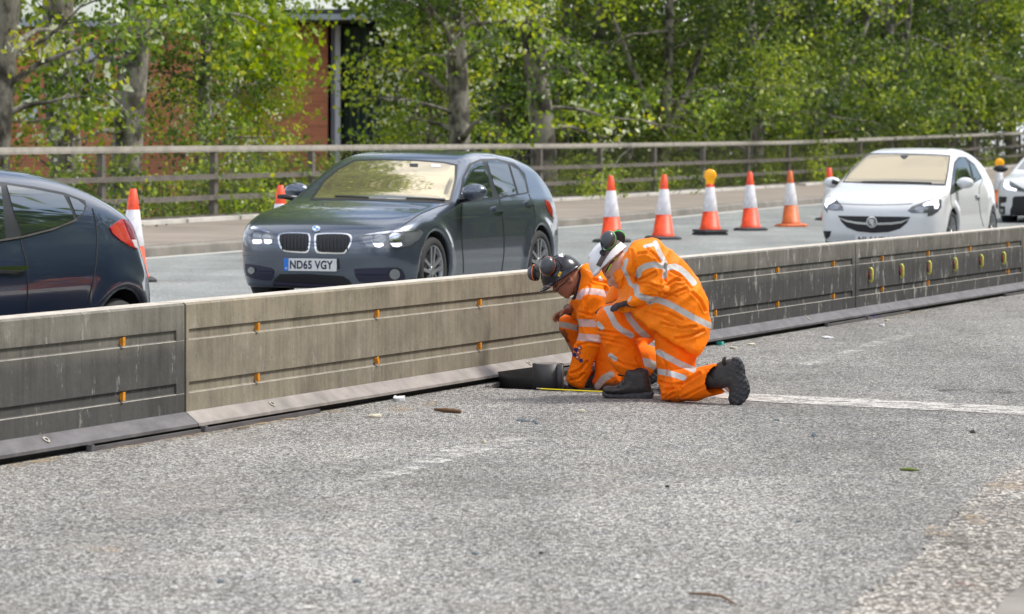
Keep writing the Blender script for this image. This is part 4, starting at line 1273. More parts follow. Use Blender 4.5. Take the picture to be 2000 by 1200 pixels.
class Car:
    def __init__(s, name, label, O, yaw, L, Hd, top, wid, plan, front, rear, paint, axles, rw, wr=.325, arch=.375, crown=.035, kt=.10, gh=0.0, res=.022):
        s.O = np.array(O, float); s.h = np.array([-math.sin(yaw), -math.cos(yaw), 0.]); s.l = np.array([math.cos(yaw), -math.sin(yaw), 0.]); s.up = np.array([0, 0, 1.])
        s.L = L; s.axles = axles; s.wr = wr; s.arch = arch; s.rw = rw
        s.top = smtab(top, .07); s.wid = smtab(wid, .035, -1, 2); s.plan = smtab(plan, .06)
        s.front = smtab(front, .03, -1, 2); s.rear = smtab(rear, .04, -1, 2); s.crown = crown; s.kt = kt; s.gh = gh
        s.dtop = lambda x: (s.top(x + .03) - s.top(x - .03)) / .06
        lo = np.array([-L - .06, -1.0, .10]); hi = np.array([.06, 1.0, Hd + .06])
        n = np.ceil((hi - lo) / res).astype(int)
        ax = [lo[i] + np.arange(n[i]) * res for i in range(3)]
        G = np.stack(np.meshgrid(*ax, indexing='ij'), -1)
        F = s.f(G)
        V, Q = surfnet(F, lo, res)
        for _ in range(4):
            f0 = s.f(V); e = 2e-3
            g = np.stack([(s.f(V + np.eye(3)[i] * e) - s.f(V - np.eye(3)[i] * e)) / (2 * e) for i in range(3)], 1)
            st = -f0[:, None] * g / ((g ** 2).sum(1)[:, None] + 1e-6)
            ln = np.linalg.norm(st, axis=1)[:, None]
            V = V + st * np.minimum(1, .02 / (ln + 1e-9)) * .8
        V = relax(V, Q, 1, .35)
        s.V, s.Q = V, Q
        s.W = s.world(V)
        s.root = thing(name, label, 'car', s.O + s.h * (-L / 2))
        C = V[Q].mean(1)
        mid = np.zeros(len(Q), int)
        wl = s.wid(C[:, 2]) * s.plan(C[:, 0])
        for a in axles:
            d = np.hypot(C[:, 0] - a, C[:, 2] - wr)
            mid[(d < arch + .012) & (np.abs(C[:, 1]) < wl - .020)] = 1
        mid[C[:, 2] < .15] = 1
        s.body = obj('body', s.W, Q, [paint, M['undert']], s.root, True, mid)
        s.bvh = make_bvh(s.W, Q)
        for a in axles:
            for sd in (1, -1): s.wheel(a, sd)
    def world(s, V): return s.O + V[:, :1] * s.h + V[:, 1:2] * s.l + V[:, 2:3] * s.up
    def local(s, W): d = W - s.O; return np.stack([d @ s.h, d @ s.l, d[:, 2]], 1)
    def f(s, P):
        x, y, z = P[..., 0], P[..., 1], P[..., 2]
        ay = np.abs(y)
        W = s.wid(z) * s.plan(x)
        if s.gh: W = W - s.gh * np.clip(z - .95, 0, 1) * np.clip((-x - s.L * .55) / (s.L * .45), 0, 1)
        for a in s.axles:      # arches flare out a little
            d = np.hypot(x - a, z - s.wr)
            W = W + .022 * np.exp(-((d - s.arch - .03) / .07) ** 2)
        H = s.top(x) - s.crown * (ay / .85) ** 2
        k = np.sqrt(1 + s.dtop(x) ** 2)
        ft = (z - H) / k
        fs = (ay - W) * .93
        d = smax(ft, fs, s.kt)
        q = ay / .88
        xf = s.front(z) - .16 * q ** 2 - .20 * np.clip(q, 0, 1.1) ** 8
        d = smax(d, (x - xf) * .85, .07)
        xr = -s.L + s.rear(z) + .10 * q ** 2 + .16 * np.clip(q, 0, 1.1) ** 7
        d = smax(d, (xr - x) * .9, .09)
        d = smax(d, .17 - z, .03)
        for a in s.axles:
            c = np.maximum(np.hypot(x - a, z - s.wr) - s.arch, (W - .34) - ay)
            d = smax(d, -c, .012)
        return d
    def wheel(s, a, sd, sp=5):
        c = s.world(np.array([[a, sd * (s.rw - .02), s.wr]]))[0]
        ax = (s.h, s.up, s.l * sd)
        r = s.wr
        t = MB(); t.lathe([(r * .70, -.10), (r * .72, .015), (r * .80, .028), (r * .93, .022), (r * .99, -.01), (r, -.04), (r, -.17), (r * .95, -.20), (r * .7, -.2)], c, ax, 36)
        w = t.build('wheel', M['tyre'], s.root, True)
        m = MB()
        m.lathe([(0, -.06), (r * .62, -.06), (r * .66, -.02)], c, ax, 30, 1)
        m.lathe([(r * .66, -.03), (r * .70, .012), (r * .73, .017), (r * .735, .010)], c, ax, 36, 0)
        m.lathe([(0, .012), (r * .13, .010), (r * .17, -.01), (r * .17, -.05)], c, ax, 16, 0)
        for k in range(sp):
            for off in (-.13, .13):
                q = 2 * math.pi * k / sp + .3; u = ax[0] * math.cos(q) + ax[1] * math.sin(q); v = np.cross(ax[2], u)
                p0 = c + u * r * .12 + v * off * r * .55 + ax[2] * -.004; p1 = c + u * r * .69 + v * off * r * 1.1 + ax[2] * .006
                d = (p1 - p0); L = np.linalg.norm(d); d /= L; e = np.cross(ax[2], d)
                m.box((p0 + p1) / 2, (L, r * .10, .022), (d, e, ax[2]))
        m.build('rim', [M['alloy'], M['alloy_dark']], w, False)
    def pt(s, name, uv, fn, m, off=.004, step=2.0, sn=0, parent=None, mirror=False, thick=.006):
        px = [fn(*p) for p in uv]
        o = patch(name, px, s.bvh, m, parent or s.root, off, step, sn, thick)
        if o and mirror:
            V = np.empty(len(o.data.vertices) * 3, np.float32); o.data.vertices.foreach_get('co', V); V = V.reshape(-1, 3) + ORG[o.name]
            Lc = s.local(V); Lc[:, 1] *= -1
            F = [list(p.vertices)[::-1] for p in o.data.polygons]
            obj(name, s.world(Lc), F, m, parent or s.root, True)
        return o
    def line(s, uv, fn, w=1.3, m=None, off=.0025, name='panel_gap', parent=None, step=2.0):
        px = np.array([fn(*p) for p in uv])
        return patch(name, strip_poly(px, w), s.bvh, m or M['seam'], parent or s.body, off, step, 0, .004)
    def hit(s, x, y):
        o, d = cam_ray(x, y); r = s.bvh.ray_cast(o, d)
        return (np.array(r[0]), np.array(r[1])) if r[0] is not None else (None, None)
    def blob(s, name, c, r, m, ax=None, parent=None, res=.008, extra=()):
        """small moulded part: ellipsoid(s) in world axes"""
        Fd = Field(np.array(c) - .28, np.array(c) + .28, res)
        Fd.ell(c, r, ax or (s.h, s.l, s.up), .02)
        for (a, b, ra, rb) in extra: Fd.cone(a, b, ra, rb, .02)
        V, Q = Fd.mesh(2)
        return obj(name, V, Q, m, parent or s.root, True)
def arc(cx, cy, rx, ry, n=20): return [(cx + rx * math.cos(6.2832 * k / n), cy + ry * math.sin(6.2832 * k / n)) for k in range(n)]

def text_mesh(txt, size, m, name, origin, xa, za, parent, extrude=.0015, width=None, bold=.03):
    cu = bpy.data.curves.new('t', 'FONT'); cu.body = txt; cu.size = 1.0; cu.offset = bold; cu.extrude = 0
    cu.space_character = 1.06
    to = bpy.data.objects.new('t', cu); COL.objects.link(to)
    me = bpy.data.meshes.new_from_object(to)
    V = np.array([v.co[:] for v in me.vertices]); F = [list(p.vertices) for p in me.polygons]
    bpy.data.objects.remove(to); bpy.data.meshes.remove(me)
    V -= V.min(0); ex = V.max(0)
    sx = (width / ex[0]) if width else size / ex[1]
    sz = size / ex[1]
    na = np.cross(xa, za)
    W = np.array(origin) + V[:, :1] * sx * np.array(xa) + V[:, 1:2] * sz * np.array(za) + na * extrude
    return obj(name, W, F, m, parent, False)

# ---- grey five-door hatchback
Y5 = math.radians(21.6)
bm = Car('grey_hatchback', 'dark grey metallic five-door hatchback facing the camera left of the workers', (-1.80, 30.35, .09), Y5, 4.33, 1.42,
    top=[(0.1, .56), (-.03, .60), (-.10, .72), (-.28, .80), (-.6, .87), (-1.0, .93), (-1.22, .975), (-1.30, 1.005), (-1.6, 1.17), (-2.0, 1.345), (-2.15, 1.385), (-2.5, 1.415), (-2.9, 1.415), (-3.4, 1.375), (-3.8, 1.30), (-3.98, 1.22), (-4.12, 1.05), (-4.22, .92), (-4.33, .80), (-4.6, .6)],
    wid=[(-.5, .80), (.15, .80), (.22, .845), (.35, .872), (.55, .880), (.70, .872), (.80, .868), (.90, .850), (.96, .820), (1.1, .768), (1.3, .690), (1.38, .640), (1.44, .58), (1.6, .48)],
    plan=[(.1, .93), (-.1, .955), (-.4, .99), (-.9, 1.0), (-3.3, 1.0), (-3.8, .975), (-4.33, .90)],
    front=[(.0, -.10), (.2, -.07), (.3, -.02), (.45, .0), (.6, -.005), (.68, -.03), (.75, -.10), (.85, -.35), (1.5, -.35)],
    rear=[(.0, .06), (.4, .0), (.7, .0), (.85, .06), (.95, .10), (1.5, .12)], paint=M['grey_paint'], axles=(-.775, -3.465), rw=.865, wr=.318, arch=.358, gh=.16)
def b2(u, v): return (450 + u / 3.0303, 270 + v / 3.0303)
def b5(u, v): return (460 + u / 5, 420 + v / 5)
bm.pt('windscreen_seal', [(470, 368), (545, 258), (632, 182), (735, 130), (900, 125), (1100, 130), (1265, 142), (1345, 158), (1340, 250), (1308, 384), (1250, 386), (1000, 378), (700, 368)], b2, M['trim'], .003)
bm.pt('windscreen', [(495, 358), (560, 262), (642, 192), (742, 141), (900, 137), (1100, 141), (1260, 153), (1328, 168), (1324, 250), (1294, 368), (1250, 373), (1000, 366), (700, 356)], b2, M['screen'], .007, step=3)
bm.pt('window_surround', [(1352, 378), (1373, 230), (1412, 152), (1480, 124), (1580, 122), (1680, 148), (1742, 208), (1768, 325), (1600, 358), (1400, 384)], b2, M['trim'], .003, mirror=True)
bm.pt('side_window', [(1385, 370), (1375, 300), (1385, 230), (1425, 162), (1482, 138), (1515, 200), (1550, 350), (1400, 376)], b2, M['glass'], .006, mirror=True)
bm.pt('side_window', [(1518, 138), (1580, 136), (1638, 155), (1690, 332), (1592, 350), (1560, 280)], b2, M['glass'], .006, mirror=True)
bm.pt('quarter_window', [(1652, 162), (1700, 190), (1738, 250), (1752, 322), (1703, 332)], b2, M['glass'], .006, mirror=True)
bm.pt('windscreen_sticker', [(1190, 158), (1245, 162), (1243, 178), (1190, 174)], b2, M['plate_w'], .010)
bm.pt('rear_view_mirror', [(1060, 155), (1112, 157), (1110, 175), (1062, 173)], b2, M['trim'], .010)
for (a, b) in (((620, 350), (820, 358)), ((1040, 362), (1270, 371))):
    bm.line([a, ((a[0] + b[0]) / 2, (a[1] + b[1]) / 2 - 2), b], b2, 2.4, M['trim'], .016, 'wiper', bm.root)
HN = [(1205, 215), (1260, 195), (1400, 168), (1600, 143), (1740, 136), (1810, 150), (1832, 175), (1790, 240), (1700, 300), (1620, 318), (1400, 328), (1270, 320), (1215, 265)]
HF = [(145, 125), (180, 110), (260, 135), (340, 165), (370, 190), (372, 230), (362, 285), (300, 292), (180, 290), (130, 270), (130, 200)]
h = bm.pt('headlight', HN, b5, M['lensdark'], .004)
bm.pt('reflector', [(1240, 225), (1300, 205), (1340, 200), (1350, 310), (1290, 308), (1240, 260)], b5, M['lens'], .007, parent=h)
bm.pt('reflector', arc(1410, 235, 62, 45), b5, M['lens'], .007, parent=h)
bm.pt('reflector', arc(1560, 225, 62, 48), b5, M['chrome'], .007, parent=h)
bm.pt('reflector', [(1650, 190), (1770, 165), (1790, 185), (1740, 250), (1670, 290), (1650, 260)], b5, M['lens'], .007, parent=h)
bm.pt('light_bar', [(1250, 200), (1400, 175), (1600, 150), (1740, 142), (1780, 152), (1600, 170), (1400, 195)], b5, M['chrome'], .010, parent=h)
bm.pt('running_light', [(1340, 278), (1440, 278), (1445, 300), (1410, 318), (1365, 312)], b5, M['led'], .011, parent=h)
bm.pt('running_light', [(1510, 278), (1615, 275), (1620, 298), (1580, 314), (1535, 308)], b5, M['led'], .011, parent=h)
h = bm.pt('headlight', HF, b5, M['lensdark'], .004)
bm.pt('light_bar', [(150, 128), (180, 116), (260, 140), (335, 170), (330, 182), (250, 158), (160, 145)], b5, M['chrome'], .010, parent=h)
bm.pt('reflector', arc(215, 210, 42, 38), b5, M['lens'], .007, parent=h)
bm.pt('reflector', arc(310, 225, 42, 38), b5, M['lens'], .007, parent=h)
bm.pt('running_light', [(175, 245), (255, 245), (262, 275), (220, 284), (180, 278)], b5, M['led'], .011, parent=h)
bm.pt('running_light', [(285, 245), (355, 248), (355, 275), (320, 284), (290, 278)], b5, M['led'], .011, parent=h)
def kidney(o, n, x0, x1):
    k = bm.pt('grille', o, b5, M['chrome'], .008, sn=2)
    c = np.mean(o, 0)
    inner = [tuple(c + (np.array(p) - c) * (.90, .86)) for p in o]
    bm.pt('grille_opening', inner, b5, M['grill'], .011, sn=2, parent=k)
    for j in range(n):
        x = x0 + (x1 - x0) * j / (n - 1)
        bm.line([(x, c[1] - 72), (x + 2, c[1]), (x + 6, c[1] + 75)], b5, 1.5, M['trim'], .018, 'slat', k)
kidney([(420, 205), (450, 182), (560, 175), (700, 180), (730, 200), (735, 260), (720, 350), (690, 373), (600, 370), (480, 358), (435, 310), (418, 250)], 8, 460, 700)
kidney([(772, 210), (800, 188), (900, 180), (1050, 182), (1120, 195), (1142, 235), (1125, 300), (1080, 368), (1040, 383), (900, 380), (800, 373), (775, 320)], 9, 810, 1090)
e = bm.pt('emblem', arc(790, 140, 41, 29), b5, M['chrome'], .009)
M['emb_w'] = mat('emblem_white', (.75, .76, .78), .3); M['emb_b'] = mat('emblem_blue', (.05, .25, .62), .3)
bm.pt('emblem_disc', arc(790, 140, 30, 20), b5, M['emb_w'], .012, step=1, parent=e)
for sgn in (1, -1):
    bm.pt('emblem_quarter', [(790, 140)] + [(790 + 28 * sgn * math.cos(t), 140 - 19 * sgn * math.sin(t) * -1) for t in np.linspace(0, 1.57, 6)], b5, M['emb_b'], .0145, step=1, parent=e)
bm.pt('lower_grille', [(365, 655), (430, 580), (700, 578), (1050, 600), (1110, 640), (1165, 720), (900, 740), (380, 720)], b5, M['grill'], .004)
bm.line([(375, 660), (600, 675), (900, 690), (1150, 700)], b5, 5, M['bluegrill'], .012, 'grille_bar', bm.root)
for o, fx, fy, fr, br in (([(95, 485), (130, 480), (330, 515), (375, 545), (350, 640), (200, 625), (110, 590)], 162, 540, 33, (205, 375, 555)), ([(1160, 545), (1200, 525), (1500, 515), (1600, 520), (1640, 560), (1640, 650), (1400, 670), (1210, 655)], 1552, 578, 50, (1180, 1480, 590))):
    f_ = bm.pt('bumper_intake', o, b5, M['bluegrill'], .004, sn=2)
    bm.line([(br[0], br[2]), ((br[0] + br[1]) / 2, br[2] + 6), (br[1], br[2] + 4)], b5, 3.2, M['bluegrill'], .016, 'intake_bar', f_)
    g_ = bm.pt('fog_light', arc(fx, fy, fr * 1.25, fr * 1.2), b5, M['trim'], .008)
    bm.pt('fog_lens', arc(fx, fy, fr, fr), b5, M['lens'], .012, parent=g_)
# number plate as a flat board just proud of the bumper
pc, pn = bm.hit(*b5(745, 486))
pl_n = bm.h * 1.0; pxa = bm.l
# local x across to image right = left side of the car
ctr = pc + bm.h * .03
mb = MB(); mb.box(ctr, (.515, .012, .112), (pxa, bm.h, bm.up), 0)
np_ = mb.build('number_plate', [M['plate_w']], bm.root)
mb = MB(); mb.box(ctr + bm.h * .008 - pxa * .236, (.043, .003, .112), (pxa, bm.h, bm.up)); mb.build('plate_band', M['plate_b'], np_)
text_mesh('ND65 VGY', .078, M['ink'], 'plate_lettering', ctr - pxa * .200 - bm.up * .039 + bm.h * .0065, pxa, bm.up, np_, extrude=-.0015 if np.dot(np.cross(pxa, bm.up), bm.h) < 0 else .0015, width=.425)
text_mesh('GB', .016, M['plate_w'], 'plate_country_letters', ctr - pxa * .247 - bm.up * .042 + bm.h * .010, pxa, bm.up, np_, extrude=-.0005 if np.dot(np.cross(pxa, bm.up), bm.h) < 0 else .0005, width=.022)
for uv in ([(1372, 385), (1366, 480), (1370, 600), (1378, 720), (1380, 800)], [(1592, 360), (1608, 440), (1620, 560), (1620, 680), (1606, 790)], [(1765, 330), (1795, 400), (1806, 480), (1795, 600), (1765, 660)], [(1305, 388), (1230, 405), (1120, 450), (1040, 505), (1008, 528)]):
    bm.line(uv, b2, 1.2)
for uv in ([(1552, 412), (1575, 402), (1608, 405), (1612, 425), (1590, 440), (1560, 436)], [(1742, 378), (1765, 366), (1783, 372), (1785, 390), (1765, 400), (1748, 398)]):
    bm.pt('door_handle', uv, b2, M['grey_paint'], .026, sn=2, thick=.024)
# door mirrors
c, _ = bm.hit(*b2(1395, 385)); c = c if c is not None else bm.world(np.array([[-1.55, .84, .95]]))[0]
m_c = bm.world(np.array([[-1.42, .99, 1.055]]))[0]
Ms = {}
for sd in (1, -1):
    mc = bm.world(np.array([[-1.45 if sd > 0 else -1.66, sd * (.985 if sd > 0 else .93), 1.03]]))[0]; a0 = bm.world(np.array([[-1.50, sd * .83, .955]]))[0]; a1 = bm.world(np.array([[-1.46, sd * .97, .975]]))[0]
    mm = bm.blob('door_mirror', mc, (.085, .125, .078), M['grey_paint'])
    mb = MB(); mb.tube([a0, a1, a1 + bm.l * sd * .06], [.030, .024, .02], 8); mb.build('mirror_arm', M['trim'], mm, True)
mb = MB(); c, _ = bm.hit(*b2(1360, 78))
rc = bm.world(np.array([[-3.55, 0, bm.top(-3.55) + .0]]))[0]
mb.tube([rc, rc - bm.h * .05 + bm.up * .035, rc - bm.h * .16 + bm.up * .07], [.03, .02, .008], 8); mb.build('roof_aerial', M['grey_paint'], bm.root, True)
bm.pt('tail_lamp', [(1862, 365), (1885, 370), (1902, 420), (1905, 470), (1885, 440), (1868, 400)], b2, M['redlamp'], .006)

# ---- white three-door hatchback
cs = Car('white_hatchback', 'white three-door hatchback with lit headlamps facing the camera right of the cones', (4.90, 45.5, .075), math.radians(20.6), 4.02, 1.47,
    top=[(0.1, .60), (-.03, .66), (-.10, .76), (-.3, .86), (-.6, .93), (-.9, .985), (-1.02, 1.03), (-1.3, 1.17), (-1.75, 1.38), (-1.95, 1.435), (-2.3, 1.47), (-2.7, 1.465), (-3.2, 1.40), (-3.55, 1.30), (-3.75, 1.15), (-3.9, .98), (-4.02, .85), (-4.3, .6)],
    wid=[(-.5, .78), (.15, .78), (.25, .83), (.40, .862), (.6, .870), (.8, .862), (.92, .835), (1.0, .80), (1.2, .728), (1.4, .63), (1.47, .57), (1.6, .48)],
    plan=[(.1, .92), (-.1, .95), (-.45, .985), (-.9, 1.0), (-3.0, 1.0), (-3.5, .97), (-4.02, .88)],
    front=[(.0, -.12), (.2, -.08), (.3, -.02), (.5, .0), (.65, -.01), (.75, -.05), (.82, -.14), (.9, -.3), (1.5, -.3)],
    rear=[(.0, .06), (.4, .0), (.7, .0), (.9, .08), (1.5, .12)], paint=M['white_paint'], axles=(-.83, -3.34), rw=.855, wr=.305, arch=.345, gh=.14)
def c4(u, v): return (1560 + u / 4.545, 260 + v / 4.545)
cs.pt('windscreen_seal', [(388, 440), (440, 355), (532, 243), (612, 180), (900, 181), (1200, 190), (1347, 200), (1332, 330), (1306, 470), (1000, 458), (700, 453)], c4, M['trim'], .003, step=1.6)
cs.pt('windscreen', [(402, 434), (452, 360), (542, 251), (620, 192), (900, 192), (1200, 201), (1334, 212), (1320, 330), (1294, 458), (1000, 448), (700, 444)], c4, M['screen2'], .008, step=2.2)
cs.line([(560, 440), (800, 438), (1000, 444), (1180, 450)], c4, 1.6, M['trim'], .016, 'wiper', cs.root)
cs.pt('rear_view_mirror', [(900, 205), (975, 205), (960, 225), (935, 238), (912, 225)], c4, M['trim'], .012, step=1)
cs.pt('window_surround', [(1342, 552), (1358, 400), (1378, 262), (1418, 214), (1480, 214), (1560, 280), (1628, 402), (1550, 446), (1430, 508)], c4, M['trim'], .003, step=1.6, mirror=True)
cs.pt('side_window', [(1354, 532), (1368, 400), (1388, 272), (1422, 227), (1472, 226), (1505, 290), (1532, 432), (1420, 498)], c4, M['glass'], .007, step=1.6, mirror=True)
cs.pt('quarter_window', [(1512, 262), (1560, 298), (1610, 398), (1556, 432), (1540, 350)], c4, M['glass'], .007, step=1.6, mirror=True)
for hl, led, ref in (([(965, 690), (1010, 650), (1120, 610), (1220, 585), (1268, 590), (1265, 660), (1235, 700), (1180, 735), (1140, 740), (1145, 712), (1000, 712)], [(1100, 640), (1130, 620), (1180, 608), (1235, 605), (1242, 640), (1230, 672), (1205, 675), (1200, 640), (1150, 642), (1110, 652)], (1090, 680, 60, 24)),
                ([(228, 640), (245, 590), (285, 560), (330, 590), (390, 650), (398, 690), (300, 690), (258, 685), (255, 710), (230, 680)], [(235, 640), (250, 590), (290, 575), (330, 600), (300, 620), (262, 640), (250, 665)], (320, 655, 50, 24))):
    h = cs.pt('headlight', hl, c4, M['lensdark'], .004, step=1.6)
    cs.pt('reflector', arc(*ref), c4, M['lens'], .008, step=1.5, parent=h)
    cs.pt('running_light', led, c4, M['led'], .011, step=1.5, parent=h)
gr = cs.pt('grille', [(350, 735), (600, 740), (990, 745), (960, 800), (900, 850), (800, 880), (660, 888), (520, 875), (430, 840), (380, 790)], c4, M['grill'], .004, step=1.8)
cs.line([(362, 752), (430, 782), (520, 798), (600, 804), (720, 806), (820, 803), (910, 792), (978, 764)], c4, [1, 3.6, 4.2, 4.4, 4.4, 4.2, 3.6, 1], M['chrome'], .014, 'chrome_bar', gr)
e = cs.pt('emblem', arc(653, 790, 48, 50), c4, M['chrome'], .024, step=1.5)
cs.pt('emblem_field', arc(653, 790, 38, 40), c4, M['lensdark'], .027, step=1.5, parent=e)
cs.pt('emblem_beast', [(622, 772), (640, 762), (662, 766), (676, 778), (664, 792), (680, 806), (668, 822), (650, 826), (648, 806), (632, 800), (636, 786)], c4, M['chrome'], .030, step=1, parent=e)
pc, _ = cs.hit(*c4(670, 925)); ctr = pc + cs.h * .02 - cs.up * .012
mb = MB(); mb.box(ctr - cs.up * .02, (.515, .012, .112), (cs.l, cs.h, cs.up)); np_ = mb.build('number_plate', M['plate_w'], cs.root)
sg = 1 if np.dot(np.cross(cs.l, cs.up), cs.h) > 0 else -1
text_mesh('NL4 VEY', .078, M['ink'], 'plate_lettering', ctr - cs.l * .215 - cs.up * .058 + cs.h * .0065, cs.l, cs.up, np_, extrude=.0015 * sg, width=.43)
cs.pt('fog_recess', [(210, 870), (290, 870), (275, 920), (235, 952), (212, 925)], c4, M['grill'], .005, step=1.5)
for uv in ([(1348, 552), (1352, 620), (1372, 690), (1400, 760)], [(1636, 405), (1605, 480), (1598, 600), (1612, 720), (1640, 830)], [(1300, 560), (1270, 580)]):
    cs.line(uv, c4, .8, M['joint'])
cs.pt('door_handle', [(1562, 552), (1590, 545), (1610, 550), (1606, 572), (1575, 575)], c4, M['white_paint'], .028, step=1.2, thick=.026)
cs.line([(330, 625), (500, 636), (700, 640), (900, 636), (1010, 628)], c4, 1.0, M['joint'], .002, 'panel_gap')
for sd in (1, -1):
    mc = cs.world(np.array([[-1.16 if sd > 0 else -1.28, sd * .955, .985]]))[0]; a0 = cs.world(np.array([[-1.25, sd * .80, .965]]))[0]; a1 = cs.world(np.array([[-1.18, sd * .93, 1.0]]))[0]
    mm = cs.blob('door_mirror', mc, (.08, .12, .078), M['white_paint'])
    mb = MB(); mb.tube([a0, a1], [.03, .03], 8); mb.build('mirror_arm', M['trim'], mm, True)

# ---- second white car at the right edge
ya = Car('white_sports_hatchback', 'white sporty hatchback with big black grille, cut off by the right edge', (9.80, 62.7, .12), math.radians(20.5), 4.0, 1.45,
    top=[(0.1, .60), (-.03, .70), (-.12, .80), (-.3, .87), (-.6, .92), (-.95, .97), (-1.1, 1.02), (-1.5, 1.22), (-1.9, 1.39), (-2.3, 1.45), (-2.8, 1.43), (-3.4, 1.32), (-3.8, 1.1), (-4.0, .85), (-4.3, .6)],
    wid=[(-.5, .82), (.15, .82), (.25, .87), (.40, .895), (.6, .90), (.8, .88), (.95, .83), (1.2, .72), (1.45, .57), (1.6, .5)],
    plan=[(.1, .95), (-.1, .97), (-.45, .99), (-.9, 1.0), (-3.0, 1.0), (-4.0, .9)],
    front=[(.0, -.08), (.2, -.02), (.3, .0), (.5, .0), (.65, -.01), (.75, -.04), (.85, -.14), (1.5, -.3)],
    rear=[(.0, .06), (.4, .0), (.7, .0), (.9, .08), (1.5, .12)], paint=M['white_paint'], axles=(-.85, -3.4), rw=.87, wr=.32, arch=.36, gh=.14)
def y6(u, v): return (1840 + u / 5.456, 240 + v / 5.456)
h = ya.pt('headlight', [(662, 650), (690, 606), (725, 620), (800, 665), (900, 725), (900, 750), (800, 730), (700, 716), (664, 695)], y6, M['lensdark'], .004, step=1.3)
ya.pt('running_light', [(660, 655), (685, 612), (712, 625), (712, 665), (735, 690), (795, 708), (792, 728), (700, 714), (664, 692)], y6, M['led'], .009, step=1.2, parent=h)
ya.pt('bumper_intake', [(606, 785), (692, 790), (682, 850), (626, 858), (626, 886), (672, 892), (672, 975), (606, 972)], y6, M['grill'], .005, step=1.3)
ya.pt('fog_light', arc(640, 935, 20, 20, 12), y6, M['lens'], .009, step=1)
ya.pt('grille', [(770, 785), (990, 778), (1180, 790), (1180, 1000), (730, 1000), (725, 935), (748, 880), (752, 805)], y6, M['grill'], .005, step=1.6)
ya.pt('lower_intake', [(606, 1040), (780, 1038), (1180, 1040), (1180, 1095), (612, 1088)], y6, M['grill'], .005, step=1.6)
ya.pt('windscreen', [(800, 495), (860, 420), (930, 335), (1250, 330), (1400, 345), (1420, 505), (1300, 515), (1000, 508)], y6, M['glass'], .006, step=2)
mc = ya.world(np.array([[-1.15, -.99, 1.04]]))[0]
mm = ya.blob('door_mirror', mc, (.08, .14, .07), M['trim'])
mc = ya.world(np.array([[-1.15, .99, 1.04]]))[0]; ya.blob('door_mirror', mc, (.08, .14, .07), M['trim'])

# the sides and far front of the sports hatchback, laid out on the car itself
def side_ray(car, sd): return lambda x, y: (Vector(car.O + car.h * x / 1000 + car.l * sd * 3 + car.up * y / 1000), Vector(-car.l * sd))
def front_ray(car): return lambda x, y: (Vector(car.O + car.h * 2 + car.l * x / 1000 + car.up * y / 1000), Vector(-car.h))
for sd in (1, -1):
    patch('side_window', [(-1350, 985), (-1700, 1200), (-2050, 1330), (-2420, 1345), (-2420, 1010)], ya.bvh, M['glass'], ya.root, .006, 60, 0, rays=side_ray(ya, sd))
    patch('quarter_window', [(-2500, 1015), (-2500, 1340), (-2900, 1290), (-3200, 1110), (-3150, 1050)], ya.bvh, M['glass'], ya.root, .006, 60, 0, rays=side_ray(ya, sd))
patch('headlight', [(480, 760), (600, 700), (760, 740), (780, 800), (640, 800)], ya.bvh, M['lensdark'], ya.root, .006, 40, 0, rays=front_ray(ya))

# ---- dark hatchback cut by the left edge
vl = Car('dark_hatchback', 'dark blue-black hatchback leaving the left edge, red tail lamp showing', (-4.22, 15.5, .05), math.radians(21.8), 4.12, 1.40,
    top=[(0.1, .56), (-.05, .62), (-.2, .75), (-.6, .86), (-1.1, .95), (-1.3, 1.02), (-1.8, 1.28), (-2.1, 1.36), (-2.5, 1.385), (-2.9, 1.36), (-3.2, 1.315), (-3.5, 1.24), (-3.75, 1.15), (-3.93, 1.05), (-4.02, .97), (-4.10, .80), (-4.4, .6)],
    wid=[(-.5, .80), (.15, .80), (.25, .85), (.40, .855), (.6, .878), (.78, .896), (.88, .872), (.95, .845), (1.1, .795), (1.28, .715), (1.38, .62), (1.6, .45)],
    plan=[(.1, .93), (-.1, .955), (-.4, .985), (-.9, 1.0), (-3.4, 1.0), (-3.7, .985), (-3.95, .94), (-4.12, .86)],
    front=[(.0, -.10), (.3, -.02), (.5, .0), (.65, -.03), (.8, -.2), (1.5, -.3)],
    rear=[(.0, .05), (.35, .0), (.6, .0), (.75, .05), (.9, .13), (1.1, .16), (1.5, .2)], paint=M['blue_paint'], axles=(-.80, -3.45), rw=.875, wr=.325, arch=.37, gh=.10)
def v4(u, v): return (u / 4, 320 + v / 4)
vl.pt('window_surround', [(-260, 110), (-100, 130), (30, 148), (260, 180), (500, 228), (662, 290), (674, 335), (645, 402), (565, 460), (400, 522), (160, 582), (0, 604), (-260, 625)], v4, M['trim'], .003, step=4)
vl.pt('side_window', [(46, 172), (260, 205), (488, 250), (535, 340), (572, 438), (480, 478), (400, 500), (280, 533), (165, 560), (100, 370)], v4, M['glass'], .007, step=4)
vl.pt('side_window', [(-240, 140), (-100, 160), (0, 182), (20, 380), (36, 588), (0, 592), (-240, 612)], v4, M['glass'], .007, step=4)
vl.pt('quarter_window', [(532, 262), (600, 288), (654, 330), (640, 388), (594, 420)], v4, M['glass'], .007, step=3)
vl.line([(-200, 625), (0, 602), (160, 577), (400, 517), (560, 455), (590, 440)], v4, 3.5, M['joint'], .010, 'window_trim', vl.root)
tl = vl.pt('tail_lamp', [(852, 500), (900, 460), (940, 435), (1000, 452), (1035, 500), (1052, 580), (1062, 672), (1000, 640), (930, 598), (872, 545)], v4, M['redlamp'], .008, step=3)
vl.pt('lamp_segment', [(955, 440), (1000, 455), (1030, 500), (1046, 590), (1015, 592), (985, 520)], v4, M['reddark'], .012, step=2, parent=tl)
vl.pt('lamp_segment', [(1016, 600), (1054, 600), (1062, 668), (1042, 655)], v4, M['clearlamp'], .012, step=2, parent=tl)
